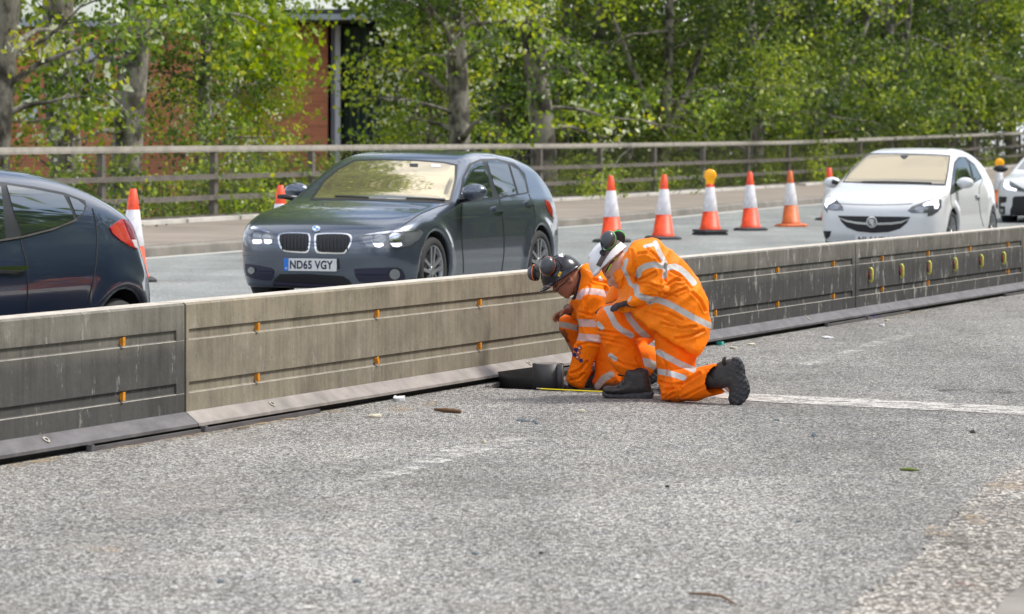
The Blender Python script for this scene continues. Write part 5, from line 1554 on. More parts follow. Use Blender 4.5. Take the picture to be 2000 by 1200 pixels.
for uv in ([(160, 590), (175, 665), (205, 760), (215, 850), (215, 1160)], [(722, 350), (748, 450), (760, 600), (752, 760), (735, 880), (705, 1010), (690, 1100)]):
    vl.line(uv, v4, 1.6)
vl.pt('door_handle', [(-60, 815), (60, 810), (185, 806), (192, 822), (150, 848), (0, 842), (-60, 840)], v4, M['chrome'], .03, step=3, thick=.028)
# ------------------------------------------------------------------ people
def cloth(name, base, band, navy=(0.03, 0.03, 0.05), rough=.75, dirt=0.0):
    m = mat(name, base, rough, 0.0)
    b = bsdf(m)
    tc = N(m, 'ShaderNodeTexCoord')
    n = N(m, 'ShaderNodeTexNoise', Scale=9.0, Detail=6); Lk(m, tc.outputs['Object'], n.inputs['Vector'])
    v = ramp(m, n.outputs['Fac'], [(.3, .86), (.7, 1.1)]).outputs[0]
    col = mixc(m, 1.0, base, v, 'MULTIPLY')
    if dirt:
        a = N(m, 'ShaderNodeAttribute', attribute_name='dirt')
        n3 = N(m, 'ShaderNodeTexNoise', Scale=26.0, Detail=7); n3.inputs['Roughness'].default_value = .7; Lk(m, tc.outputs['Object'], n3.inputs['Vector'])
        dm = ramp(m, math_(m, 'ADD', math_(m, 'MULTIPLY', a.outputs['Fac'], .8), math_(m, 'SUBTRACT', n3.outputs['Fac'], .45)), [(.35, 0.), (.6, .85)]).outputs[0]
        col = mixc(m, dm, col, (.10, .055, .03))
    a = N(m, 'ShaderNodeAttribute', attribute_name='band')
    f = ramp(m, math_(m, 'ADD', a.outputs['Fac'], .5), [(.44, 1.0), (.50, 0.0)]).outputs[0]
    col = mixc(m, f, col, band)
    a2 = N(m, 'ShaderNodeAttribute', attribute_name='navy')
    f2 = ramp(m, math_(m, 'ADD', a2.outputs['Fac'], .5), [(.44, 1.0), (.50, 0.0)]).outputs[0]
    col = mixc(m, f2, col, navy)
    Lk(m, col, b.inputs['Base Color'])
    rr_ = N(m, 'ShaderNodeMapRange'); rr_.inputs['To Min'].default_value = rough; rr_.inputs['To Max'].default_value = .38
    Lk(m, f, rr_.inputs['Value']); Lk(m, rr_.outputs[0], b.inputs['Roughness'])
    w = N(m, 'ShaderNodeTexNoise', Scale=26.0, Detail=5); w.inputs['Distortion'].default_value = .8; Lk(m, tc.outputs['Object'], w.inputs['Vector'])
    w2 = N(m, 'ShaderNodeTexNoise', Scale=500.0, Detail=1); Lk(m, tc.outputs['Object'], w2.inputs['Vector'])
    hh = math_(m, 'ADD', w.outputs['Fac'], math_(m, 'MULTIPLY', w2.outputs['Fac'], .05))
    bp = N(m, 'ShaderNodeBump'); bp.inputs['Strength'].default_value = .55; bp.inputs['Distance'].default_value = .012
    Lk(m, hh, bp.inputs['Height']); Lk(m, bp.outputs[0], b.inputs['Normal'])
    b.inputs['Specular IOR Level'].default_value = .25
    return m
OR = (1.0, 0.225, 0.0)
M['coatA'] = cloth('orange_jacket_silver_bands', OR, (.50, .49, .48), rough=.55)
M['trouA'] = cloth('orange_trousers_silver_bands', (1.0, .185, .0), (.52, .51, .50), dirt=1)
M['coatB'] = cloth('orange_sweatshirt_pink_bands', (1.0, .20, .0), (.62, .40, .37), dirt=1, rough=.85)
M['trouB'] = cloth('orange_trousers_dirty', (.97, .17, .0), (.45, .38, .34), dirt=1)
M['skinA'] = mat('pale_ruddy_skin', (.52, .27, .195), .5, **{'Subsurface Weight': .15}); bsdf(M['skinA']).inputs['Subsurface Radius'].default_value = (.02, .008, .004)
M['skinB'] = mat('tanned_skin', (.34, .14, .085), .5, **{'Subsurface Weight': .12}); bsdf(M['skinB']).inputs['Subsurface Radius'].default_value = (.02, .008, .004)
M['glove'] = vary(mat('dark_work_glove', (.045, .030, .033), .8), 30, .3, .4, 90)
M['boot'] = vary(mat('worn_black_leather', (.038, .033, .032), .55), 14, .45, .35, 60)
M['sole'] = vary(mat('rubber_sole', (.048, .048, .052), .7), 22, .35, .4, 60)
M['lace'] = mat('boot_lace', (.02, .018, .018), .8)
M['helmW'] = mat('white_helmet_shell', (.72, .71, .74), .25)
M['helmB'] = vary(mat('black_helmet_shell', (.016, .016, .022), .22), 12, .3)
M['muff'] = mat('grey_ear_defender', (.055, .060, .070), .3)
M['green'] = mat('green_ring', (.10, .65, .06), .4)
M['orng'] = mat('orange_ring', (.85, .14, .03), .4)
M['navy'] = vary(mat('navy_knit', (.035, .033, .055), .9), 50, .3, .4, 150)
M['strapg'] = vary(mat('grey_brown_strap', (.10, .075, .07), .7), 40, .4)
M['lime'] = mat('lime_spectacle_arm', (.45, .75, .05), .4)
M['hair'] = mat('grey_stubble', (.14, .12, .11), .9)
M['specs'] = mat('spectacle_lens', (.10, .07, .06), .05)
M['tapey'] = vary(mat('yellow_tape', (.85, .70, .02), .4), 60, .15)

def ridge(P, f, seed, st):
    n = vnoise(P * f * np.array(st), seed)
    return 1 - np.abs(2 * n - 1)
def rot2(P, a):
    c, s = math.cos(a), math.sin(a)
    Q = P.copy(); Q[:, 0] = P[:, 0] * c - P[:, 2] * s; Q[:, 2] = P[:, 0] * s + P[:, 2] * c
    return Q
def finish_cloth(name, Fd, m, parent, bands=(), navy=(), folds=((9, .010, .5, (1, .6, .45)),), dirtf=None, it=1, creases=()):
    V, Q = Fd.mesh(it)
    Nn = vnormals(V, Q)
    for (fr, am, an, st) in folds:
        Pp = rot2(V, an)
        Pp = Pp + .05 * (vnoise(V * 6, 3)[:, None] - .5)
        V = V + Nn * (am * (ridge(Pp, fr, 11, st) ** 1.6 - .42))[:, None]
    px, py = topx(V); front = Nn[:, 1] < .3
    for pts, w, dep in creases:
        dd = segdist(px, py, pts, False)
        V = V - Nn * (front * dep * (np.exp(-(dd / w) ** 2) - .55 * np.exp(-((dd - 2.1 * w) / w) ** 2)))[:, None]
    o = obj(name, V, Q, m, parent, True)
    px, py = topx(V)
    d = np.full(len(V), 9.)
    for pts, w in bands: d = np.minimum(d, segdist(px, py, pts, False) - w / 2)
    set_attr(o.data, 'band', np.clip(d / 8, -.5, 1.5))
    d = np.full(len(V), 9.)
    for pts, w in navy: d = np.minimum(d, segdist(px, py, pts, False) - w / 2)
    set_attr(o.data, 'navy', np.clip(d / 8, -.5, 1.5))
    set_attr(o.data, 'dirt', dirtf(px, py, V) if dirtf else np.zeros(len(V)))
    return o, make_bvh(V, Q)
def simple(name, Fd, m, parent, it=1):
    V, Q = Fd.mesh(it); return obj(name, V, Q, m, parent, True), make_bvh(V, Q)
def c1(*uv): return [(1000 + u / 3, 430 + v / 3) for u, v in uv]
def c6(*uv): return [(1130 + u / 5, 560 + v / 5) for u, v in uv]
def c7(u, v): return (1020 + u / 7.5, 440 + v / 7.5)
def c8(*uv): return [(1180 + u / 5, 460 + v / 5) for u, v in uv]
def hand(Fd, wrist, palm, dirn, nrm, side, R=.0085, curl=.5, L=.075, spread=.35, k=.008, thumb=True):
    """palm ellipsoid with four bent fingers and a thumb; dirn = pointing direction, nrm = palm normal, side = thumb side"""
    dirn, nrm, side = (np.array(v, float) / np.linalg.norm(v) for v in (dirn, nrm, side))
    palm = np.array(palm, float)
    Fd.cone(wrist, palm - dirn * .03, .026, .030, .02)
    Fd.ell(palm, (.045, .040, .017), (dirn, side, nrm), .015)
    for i, (o, l) in enumerate(((.032, .92), (.011, 1.0), (-.010, .94), (-.030, .76))):
        a = palm + dirn * .036 + side * o
        d = dirn + side * (o * 4 * spread)
        d /= np.linalg.norm(d)
        p = [a]; ang = curl * (.45 + .12 * i)
        for j, q in enumerate((.45, .32, .23)):
            p.append(p[-1] + d * L * l * q)
            d = d * math.cos(ang) + nrm * math.sin(ang); d /= np.linalg.norm(d)
        for j in range(3): Fd.cone(p[j], p[j + 1], R * (1.05 - .1 * j), R * (.95 - .1 * j), .004)
    if thumb:
        a = palm - dirn * .018 + side * .032
        b = a + (dirn * .5 + side * .75 + nrm * .35) / 1.0 * .038
        c = b + (dirn * .85 + side * .1 + nrm * .45) * .032
        Fd.cone(a, b, .013, .0105, .01); Fd.cone(b, c, .0105, .0085, .004)

def build_head(Fd, S, fd, ud, ld, s=1.0):
    """S skull centre; fd face direction, ud up, ld lateral; adds to the body field"""
    fd, ud, ld = (np.array(v, float) / np.linalg.norm(v) for v in (fd, ud, ld))
    P = lambda f, u, l=0.: S + (fd * f + ud * u + ld * l) * s
    Fd.ell(P(0, .01), (.098 * s, .078 * s, .112 * s), (fd, ld, ud), .02)
    Fd.ell(P(.030, -.062), (.062, .056, .058), (fd, ld, ud), .03)
    Fd.cone(P(.058, -.105, .012), P(.058, -.105, -.012), .020, .020, .018)        # chin
    Fd.cone(P(-.005, -.070, .050), P(.045, -.100, .022), .017, .016, .02)         # jaw
    Fd.cone(P(-.005, -.070, -.050), P(.045, -.100, -.022), .017, .016, .02)
    Fd.cone(P(.086, .000), P(.106, -.040), .010, .014, .010)                      # nose
    Fd.cone(P(.098, -.043, .009), P(.098, -.043, -.009), .008, .008, .006)
    Fd.cone(P(.080, .012, .028), P(.080, .012, -.028), .012, .012, .012)          # brow
    Fd.ell(P(.072, -.030, .036), (.018, .020, .016), (fd, ld, ud), .012); Fd.ell(P(.072, -.030, -.036), (.018, .020, .016), (fd, ld, ud), .012)
    Fd.cone(P(.086, -.069, .016), P(.086, -.069, -.016), .0075, .0075, .005)      # lips
    Fd.cone(P(.083, -.081, .013), P(.083, -.081, -.013), .0085, .0085, .005)
    Fd.ell(P(.086, -.010, .032), (.012, .018, .008), (fd, ld, ud), .008, op='s'); Fd.ell(P(.086, -.010, -.032), (.012, .018, .008), (fd, ld, ud), .008, op='s')
    for e in (1, -1):                                                             # ears
        Fd.ell(P(-.004, -.020, .078 * e), (.018, .009, .031), (fd, ld, ud), .006)
        Fd.ell(P(.000, -.018, .088 * e), (.009, .006, .018), (fd, ld, ud), .004, op='s')
    return P

# ===== the worker in front, kneeling, white helmet
A = thing('person', 'kneeling worker in orange waterproofs and white helmet, nearest the camera', 'person', tuple(G3(1300, 782)))
yA = 20.5
# jacket
lo = P3(1150, 800, 20.9) + [-.1, -.9, -.1]; hi = P3(1420, 450, 20.2) + [.1, .9, .1]
J = Field(lo, hi, .0085)
torso = c8((225, 300), (245, 200), (275, 140), (310, 93), (400, 92), (500, 72), (560, 120), (640, 170), (720, 250), (800, 340), (880, 450), (940, 560), (990, 650), (1022, 830), (1016, 900), (1005, 990), (1000, 1180), (980, 1500), (700, 1500), (420, 1350), (220, 1150), (90, 960), (50, 760), (150, 640), (155, 560), (170, 480), (195, 400))
J.poly(torso, yA - .01, .165, .10, .03)
J.poly(c8((85, 372), (165, 285), (240, 192), (275, 150), (300, 260), (260, 420), (200, 560), (168, 520), (132, 445)), yA - .055, .028, .068, .012)
J.poly(c8((185, 230), (300, 120), (400, 110), (480, 140), (545, 200), (582, 300), (580, 420), (585, 525), (500, 590), (440, 645), (330, 684), (245, 668), (235, 630), (290, 560), (300, 500), (330, 440), (250, 400), (190, 330)), yA - .295, .080, .0, .010, n=3)
J.cone(P3(1262, 505, yA - .25), P3(1262, 505, yA - .1), .075, .09, .05)
J.poly(c8((60, 560), (140, 420), (240, 430), (220, 640), (100, 690), (40, 660)), yA + .20, .06, 0, .03)
hem = c8((-200, 760), (60, 697), (200, 702), (262, 690), (312, 762), (400, 835), (480, 884), (560, 940), (640, 1002), (720, 1050), (800, 1092), (882, 1140), (870, 1500), (-200, 1500))
J.poly(hem, yA, .004, .6, .008, n=1, op='s')
J.poly(c8((900, 1130), (1010, 1000), (1100, 1000), (1100, 1400), (880, 1400), (884, 1150)), yA, .004, .6, .01, n=1, op='s')
bands = [(c8((440, 650), (500, 625), (600, 655), (700, 705), (850, 792), (1030, 880)), 12.5), (c8((500, 72), (540, 165), (590, 262), (602, 330), (590, 405)), 10),
         (c8((395, 108), (500, 84)), 7), (c8((636, 312), (690, 305), (740, 325), (800, 378), (875, 462)), 12), (c8((330, 392), (345, 340), (400, 300), (480, 285), (575, 305)), 12),
         (c8((308, 500), (322, 570), (370, 605), (440, 618)), 12), (c8((218, 240), (190, 330), (225, 400), (250, 470), (300, 508)), 8), (c8((240, 640), (262, 600)), 5)]
crA = [(c8((582, 290), (584, 420), (588, 520), (520, 585), (440, 645)), 2.2, .022), (c8((325, 440), (420, 400), (500, 358)), 1.8, .014), (c8((345, 465), (440, 472), (510, 500), (580, 522)), 1.8, .014), (c8((350, 585), (420, 592), (500, 580)), 1.6, .012),
       (c8((270, 150), (300, 300), (322, 430)), 2.0, .014), (c8((580, 505), (700, 432), (765, 445)), 2.2, .014), (c8((600, 612), (700, 560), (795, 520)), 2.0, .014), (c8((530, 545), (640, 575), (700, 600)), 1.8, .010),
       (c8((480, 722), (640, 762), (760, 825)), 2.0, .012), (c8((700, 1010), (850, 985), (965, 930)), 2.4, .014), (c8((560, 862), (760, 905), (900, 890)), 2.0, .012), (c8((400, 745), (560, 800), (700, 870)), 1.8, .010),
       (c8((420, 130), (500, 200), (555, 270)), 2.0, .012), (c8((645, 170), (600, 262)), 2.0, .012), (c8((330, 180), (430, 170), (480, 215)), 1.8, .010), (c8((860, 560), (940, 640), (985, 740)), 2.2, .012), (c8((650, 350), (760, 410), (850, 520)), 2.2, .010), (c8((160, 520), (200, 460), (215, 420)), 1.8, .010)]
jo, jb = finish_cloth('jacket', J, M['coatA'], A, bands, (), ((7, .024, .9, (1.3, .5, .42)), (13, .013, .2, (1, .5, .40)), (4, .022, 1.2, (1, .4, .5))), creases=crA)
# trousers
T = Field(P3(1140, 815, 20.9) + [-.1, -.9, -.05], P3(1450, 560, 20.2) + [.1, .9, .1], .0085)
T.poly([(1166, 627), (1169, 611), (1181, 600), (1196, 595), (1225, 594), (1262, 602), (1310, 625), (1345, 650), (1330, 672), (1300, 662), (1268, 659), (1236, 661), (1200, 668), (1176, 650)], yA + .06, .085, .01, .03)
T.poly([(1166, 622), (1170, 642), (1176, 660), (1186, 684), (1196, 708), (1208, 726), (1218, 738), (1230, 760), (1268, 752), (1268, 732), (1258, 712), (1248, 688), (1240, 668), (1232, 640), (1200, 615), (1180, 612)], yA + .05, .075, .0, .03)
T.poly([(1150, 760), (1205, 733), (1224, 740), (1240, 742), (1256, 738), (1275, 729), (1300, 800), (1150, 800)], yA + .05, .004, .15, .006, n=1, op='s')
T.poly([(1280, 650), (1284, 676), (1285, 700), (1287, 725), (1291, 755), (1297, 775), (1312, 783), (1335, 781), (1352, 760), (1356, 728), (1360, 700), (1372, 672), (1350, 660), (1300, 650)], yA - .12, .10, .0, .04)
T.poly([(1290, 745), (1294, 768), (1305, 782), (1345, 782), (1380, 776), (1417, 768), (1430, 748), (1420, 715), (1400, 710), (1376, 716), (1352, 722), (1320, 725)], yA - .26, .075, .0, .035, slope=-.0022, ref=1300)
T.poly([(1401, 700), (1397, 722), (1402, 745), (1412, 760), (1425, 775), (1470, 760), (1450, 690)], yA - .45, .004, .2, .006, n=1, op='s')
T.ell(P3(1340, 640, yA), (.13, .17, .13), k=.05)
bT = [([(1183, 603), (1197, 600)], 9), ([(1188, 607), (1193, 616), (1202, 634), (1214, 645), (1233, 655)], 12), ([(1220, 600), (1229, 622), (1245, 642), (1263, 659)], 12.5), ([(1168, 632), (1176, 641)], 9), ([(1192, 694), (1202, 702)], 9),
      ([(1286, 688), (1300, 696), (1330, 712), (1354, 722)], 12), ([(1288, 726), (1310, 730), (1335, 738)], 12)]
to, tb = finish_cloth('trousers', T, M['trouA'], A, bT, (), ((8, .018, -.5, (1.3, .5, .42)), (14, .009, .9, (1, .5, .4))), creases=[(c6((190, 430), (300, 445), (400, 462), (520, 480)), 2.0, .014), (c6((240, 520), (400, 560), (520, 600)), 2.0, .010), (c6((560, 700), (600, 760), (640, 830)), 1.8, .010), (c6((320, 700), (440, 760), (600, 800)), 2.2, .010), (c6((835, 1065), (900, 1010), (1000, 985)), 2.0, .016), (c6((850, 1085), (920, 1055), (960, 1010)), 1.8, .014), (c6((800, 930), (900, 960), (1000, 950)), 2.0, .012), (c6((790, 640), (850, 760), (860, 860)), 2.0, .010), (c1((900, 1000), (1000, 960), (1100, 900)), 2.4, .014), (c1((1000, 1040), (1120, 980), (1190, 940)), 2.0, .010)], dirtf= lambda px, py, V: np.clip((py - 762) / 40, 0, .5))
# body with head
fdA, udA = np.array([-.76, -.04, -.65]), np.array([-.65, .06, .76]); ldA = np.cross(udA, fdA)
SA_ = P3(1209, 524, yA - .07)
Bd = Field(P3(1140, 800, 20.9) + [-.15, -1.0, -.1], P3(1440, 440, 20.2) + [.1, .9, .1], .0065)
PA = build_head(Bd, SA_, fdA, udA, ldA)
sh = P3(1278, 520, yA); pel = P3(1335, 640, yA)
Bd.cone(SA_ - udA * .05 - fdA * .04, P3(1250, 510, yA), .056, .07, .03)
Bd.cone(P3(1250, 515, yA), sh, .08, .10, .05); Bd.cone(sh, pel, .11, .11, .05)
for e, el, wr_ in ((-.17, P3(1283, 568, yA - .28), P3(1240, 588, yA - .27)), (.15, P3(1240, 575, yA + .2), P3(1210, 592, yA + .16))):
    Bd.cone(sh + [0, e, 0], el, .05, .038, .03); Bd.cone(el, wr_, .036, .026, .02); Bd.cone(wr_, wr_ + (P3(1212, 597, yA) - P3(1238, 588, yA)) * .6, .024, .02, .01)
for kn, an, to_ in ((P3(1192, 620, yA + .05), P3(1245, 742, yA + .05), P3(1200, 770, yA + .03)), (P3(1312, 758, yA - .22), P3(1405, 742, yA - .46), P3(1440, 775, yA - .52))):
    Bd.cone(pel, kn, .08, .05, .04); Bd.cone(kn, an, .048, .024, .03); Bd.cone(an, to_, .02, .015, .01)
bo, bb = simple('body', Bd, M['skinA'], A)
# gloves
G = Field(P3(1195, 612, yA) + [-.1, -.5, -.05], P3(1250, 580, yA) + [.1, .4, .05], .005)
hand(G, P3(1238, 589, yA - .30), P3(1227, 593, yA - .27), (-1, .25, -.18), (0, 0, -1), (-.1, 1, 0), .0135, .9, .078)
simple('glove', G, M['glove'], A)
G = Field(P3(1170, 625, yA + .15) + [-.1, -.3, -.05], P3(1240, 570, yA + .15) + [.1, .3, .05], .005)
hand(G, P3(1212, 592, yA + .17), P3(1198, 596, yA + .13), (-1, -.15, -.3), (0, 0, -1), (0, -1, 0), .0125, .5, .08)
simple('glove', G, M['glove'], A)
# helmet
def helmet(S, fd, ud, ld, m, parent, r=(.138, .116, .128), peak=.045, cutu=-.012, lift=.012):
    fd, ud, ld = (np.array(v, float) / np.linalg.norm(v) for v in (fd, ud, ld))
    c = S + fd * .012 + ud * lift
    F = Field(c - .24, c + .24, .006)
    F.ell(c, r, (fd, ld, ud), .01, cut=cutu)
    F.ell(c + fd * (r[0] - .035) + ud * (cutu - .006), (.035 + peak, .090, .015), (fd, ld, ud), .012)
    F.ell(c + ud * cutu, (r[0] + .006, r[1] + .006, .010), (fd, ld, ud), .008)
    for l in (-.030, 0, .030): F.cone(c + fd * .08 + ud * (r[2] * .80) + ld * l, c - fd * .08 + ud * (r[2] * .82) + ld * l, .008, .008, .012)
    F.ell(c - ud * .05, (r[0] - .014, r[1] - .014, r[2] + .03), (fd, ld, ud), .004, op='s')
    o, b = simple('helmet', F, m, parent)
    return o, b, c
def muff(c, nrm, m_ring, parent, r=.046, s=1.0):
    """ear defender cup, opening along -nrm"""
    n = np.array(nrm, float); n /= np.linalg.norm(n); u = np.cross(n, [0.2, 0.1, 1.]); u /= np.linalg.norm(u); v = np.cross(n, u)
    mb = MB(); mb.lathe([(0, .036), (r * .55, .034), (r * .86, .022), (r, .0), (r * .98, -.006)], c, (u, v * 1.22, n), 26)
    o = mb.build('ear_defender', M['muff'], parent, True)
    mb = MB(); mb.lathe([(r * .99, -.006), (r * 1.03, -.008), (r * 1.02, -.012), (r * .9, -.014)], c, (u, v * 1.22, n), 26); mb.build('ring', m_ring, o, True)
    mb = MB(); mb.lathe([(r * .98, -.013), (r, -.026), (r * .6, -.034), (0, -.03)], c, (u, v * 1.22, n), 26); mb.build('cushion', M['black_rubber'], o, True)
    return o
hA, hbA, hcA = helmet(SA_, fdA, udA, ldA, M['helmW'], A, r=(.130, .118, .118), lift=.078, cutu=-.008, peak=.010)
patch('goggle_strap', strip_poly([c7(1118, 600), c7(1160, 520), c7(1215, 430), c7(1300, 320), c7(1400, 235), c7(1440, 205)], 9.5), hbA, M['strapg'], hA, .004, 2)
patch('strap_buckle', arc(*c7(1185, 412), 5.5, 5.5, 12), hbA, M['black_rubber'], hA, .012, 1.5, thick=.012)
m1 = muff(P3(*c7(1255, 215), yA - .17), (-.35, -.9, .25), M['green'], A, .047)
m2 = muff(P3(*c7(1410, 175), yA + .02), (.1, .85, .45), M['green'], A, .042)
mb = MB(); mb.tube([P3(*c7(1185, 412), yA - .17), P3(*c7(1170, 330), yA - .19), P3(*c7(1150, 265), yA - .19), P3(*c7(1160, 200), yA - .18), P3(*c7(1250, 190), yA - .20)], .004, 6); mb.build('ear_defender_arm', M['black_rubber'], A, True)
# spectacles and ear details
def headpatch(name, pts, b, m, par, off=.003): return patch(name, pts, b, m, par, off, 1.5, thick=.003)
mb = MB(); mb.tube([P3(*c7(1385, 485), yA - .135), P3(*c7(1340, 510), yA - .140)], .0045, 6); mb.tube([P3(*c7(1305, 565), yA - .140), P3(*c7(1275, 630), yA - .132), P3(*c7(1245, 690), yA - .122)], [.0055, .0065, .004], 6)
mb.build('spectacles', M['lime'], A, True)
mb = MB(); mb.tube([P3(*c7(1385, 478), yA - .134), P3(*c7(1300, 560), yA - .142), P3(*c7(1240, 650), yA - .130), P3(*c7(1215, 690), yA - .11)], .0035, 6); mb.build('spectacle_frame', M['black_rubber'], A, True)
# boots
def boot(name, upper, sole, y, R, parent, slope=0, ref=None, rs=.050, laces=None):
    allp = np.array(upper + sole)
    lo = P3(allp[:, 0].min(), allp[:, 1].max(), y + .1) - [.08, .25, .05]; hi = P3(allp[:, 0].max(), allp[:, 1].min(), y) + [.08, .25, .05]
    F = Field(lo, hi, .0055)
    F.poly(upper, y, R, .0, .012, slope, ref)
    o, b = simple(name, F, M['boot'], parent)
    F = Field(lo, hi, .0055)
    F.poly(sole, y, .018, rs - .018, .006, slope, ref)
    V, Q = F.mesh(1); Nn = vnormals(V, Q)
    V = V + Nn * ((.0025 if laces else .0045) * np.where((np.sin(V[:, 0] * 150) > .2) ^ (np.sin(V[:, 2] * 170 + V[:, 1] * 120) > .3), 1., -.6) * (np.abs(vnoise(V * 30, 9)) > .25))[:, None]
    obj('sole', V, Q, M['sole'], o, True)
    if laces:
        mb = MB()
        for l in laces: mb.tube([P3(p[0], p[1], y - R * .95 + (p[2] if len(p) > 2 else 0)) for p in l], .0028, 5)
        mb.build('laces', M['lace'], o, True)
    return o, b
boot('boot', c6((245, 1050), (236, 1015), (245, 985), (275, 968), (340, 972), (385, 955), (420, 925), (448, 895), (452, 830), (480, 800), (660, 800), (690, 870), (702, 940), (714, 1000), (722, 1045), (600, 1060), (400, 1058)),
     c6((236, 1030), (300, 1045), (420, 1050), (500, 1035), (600, 1030), (722, 1020), (726, 1060), (715, 1088), (640, 1106), (560, 1106), (400, 1096), (270, 1086), (240, 1064)), yA - .0, .052, A,
     laces=[[(1209, 750), (1206, 757, .01), (1212, 757, .01)], [(1214, 745), (1217, 753)], [(1218, 739), (1222, 747), (1216, 750)], [(1220, 735), (1206, 731, -.02), (1208, 734, -.02), (1219, 734)]])
boot('boot', c1((1150, 900), (1168, 865), (1205, 838), (1240, 822), (1300, 812), (1340, 830), (1350, 900), (1370, 980), (1350, 1040), (1310, 1075), (1278, 1050), (1262, 985), (1225, 972), (1160, 955)),
     c1((1292, 815), (1325, 808), (1350, 835), (1362, 880), (1362, 905), (1385, 960), (1389, 1010), (1360, 1062), (1310, 1088), (1285, 1080), (1272, 1040), (1290, 990), (1300, 940), (1288, 880)), 20.0, .048, A, slope=-.0015, ref=1430, rs=.045)
F = Field(P3(1400, 742, 20.05) - .2, P3(1400, 742, 20.05) + .2, .007); F.cone(P3(1380, 742, 20.10), P3(1432, 742, 20.0), .055, .05, .01); simple('sock', F, M['boot'], A)
mb = MB(); mb.tube([P3(1413, 712, 19.98), P3(1414, 702, 19.98), P3(1417, 698, 19.97)], [.012, .012, .008], 8); mb.build('boot_tab', M['boot'], A, True)

# ===== the second worker, behind, black helmet, reaching into the cut
yB = 21.95
B = thing('person', 'worker in black helmet and orange sweatshirt reaching down into the cut beside the wall', 'person', tuple(G3(1185, 757)))
J = Field(P3(1080, 780, 22.4) + [-.1, -1.0, -.1], P3(1300, 490, 21.6) + [.15, 1.0, .1], .0085)
J.poly(c1((352, 470), (372, 430), (390, 340), (400, 285), (430, 262), (500, 268), (600, 300), (700, 370), (770, 460), (790, 560), (760, 650), (700, 700), (600, 690), (500, 700), (420, 640), (385, 560), (372, 520)), yB, .15, .06, .03)
J.poly(c1((392, 480), (400, 430), (440, 400), (500, 395), (560, 430), (580, 520), (560, 610), (540, 690), (500, 790), (470, 850), (430, 930), (400, 1010), (330, 1000), (318, 930), (335, 860), (360, 760), (380, 680), (392, 600), (385, 540)), yB - .20, .078, 0, .03)
J.poly(c1((300, 930), (322, 938), (350, 960), (386, 972), (440, 990), (440, 1100), (300, 1100)), yB - .2, .004, .2, .006, n=1, op='s')
J.poly(c1((330, 505), (352, 480), (372, 455), (400, 470), (420, 540), (390, 575), (350, 560)), yB + .10, .055, 0, .02)
bB = [(c1((392, 450), (410, 425), (450, 415), (520, 425), (580, 448), (632, 475)), 13), (c1((385, 602), (500, 606)), 15), (c1((370, 682), (440, 690), (530, 697)), 15)]
nB = [(c1((385, 290), (392, 330), (378, 400), (362, 455)), 9)]
jo2, jb2 = finish_cloth('sweatshirt', J, M['coatB'], B, bB, nB, ((8, .018, .7, (1.2, .5, .45)), (14, .010, -.3, (1, .5, .4))), creases=[(c1((455, 390), (430, 470), (440, 560)), 2.2, .014), (c1((545, 400), (575, 500), (565, 600), (535, 690)), 2.2, .016), (c1((395, 540), (470, 560), (550, 520)), 2.0, .010), (c1((380, 740), (450, 720), (520, 730)), 2.0, .010), (c1((345, 900), (400, 880), (440, 830)), 2.0, .012), (c1((340, 940), (390, 930), (420, 900)), 1.8, .010), (c1((480, 350), (560, 370), (620, 430)), 2.4, .010)])
# the cluster of hexagons on the sleeve
for k, (u, v, fill) in enumerate(((1068, 112, 0), (1026, 130, 1), (1056, 162, 0), (1013, 183, 2), (1046, 213, 0), (1083, 247, 1))):
    cx, cy = 940 + u / 5.555, 660 + v / 5.555
    hx = [(cx + 4.3 * math.cos(math.pi / 3 * q + .3), cy + 4.3 * math.sin(math.pi / 3 * q + .3)) for q in range(6)]
    if k == 0: M['hexn'] = mat('navy_print', (.02, .02, .12), .7); M['hexo'] = mat('peach_print', (.95, .42, .18), .7)
    o = patch('hexagon_print', hx, jb2, M['hexn'], jo2, .003, 2, thick=.002)
    if fill == 0: patch('hexagon_centre', [(cx + (a - cx) * .55, cy + (b - cy) * .55) for a, b in hx], jb2, M['hexo'], jo2, .0045, 2, thick=.002)
for pts in ([c7(1118, 755), c7(1150, 750), c7(1150, 775), c7(1180, 790), c7(1172, 815), c7(1130, 812)],):
    patch('chest_print', pts, jb2, mat('white_print', (.75, .72, .70), .7), jo2, .003, 2, thick=.002)
for q in range(5):
    a = c7(928 + q * 19, 640 + q * 10)
    patch('shoulder_print', [(a[0], a[1]), (a[0] + 1.8, a[1] + .8), (a[0] + 1.4, a[1] + 3.2), (a[0] - .4, a[1] + 2.4)], jb2, mat('faded_print', (.80, .35, .14), .7), jo2, .003, 2, thick=.002)
# trousers
def dirtB(px, py, V): return np.clip((py - 735) / 22, 0, 1) * (px < 1215) + np.clip((1118 - px) / 16, 0, 1) * np.clip((py - 632) / 20, 0, 1)
T = Field(P3(1070, 790, 22.5) + [-.1, -1.0, -.1], P3(1320, 590, 21.6) + [.15, 1.0, .1], .0085)
T.poly(c1((284, 612), (290, 580), (320, 560), (380, 545), (450, 560), (600, 600), (700, 640), (690, 700), (560, 690), (450, 660), (420, 720), (430, 850), (470, 900), (400, 905), (370, 800), (350, 770), (320, 700), (292, 660)), yB + .20, .08, 0, .03)
T.poly(c1((490, 640), (560, 600), (700, 620), (760, 680), (720, 760), (660, 850), (640, 960), (600, 1000), (520, 1003), (488, 985), (487, 900), (492, 800)), yB - .17, .09, 0, .04)
T.poly(c1((488, 930), (560, 850), (680, 780), (740, 730), (800, 735), (852, 770), (862, 850), (830, 895), (740, 930), (640, 985), (540, 1003), (500, 1000)), yB - .14, .075, 0, .035)
T.poly(c1((845, 800), (862, 760), (930, 760), (930, 960), (790, 960), (810, 905)), yB - .14, .004, .2, .006, n=1, op='s')
T.ell(P3(1240, 640, yB), (.15, .17, .13), k=.05)
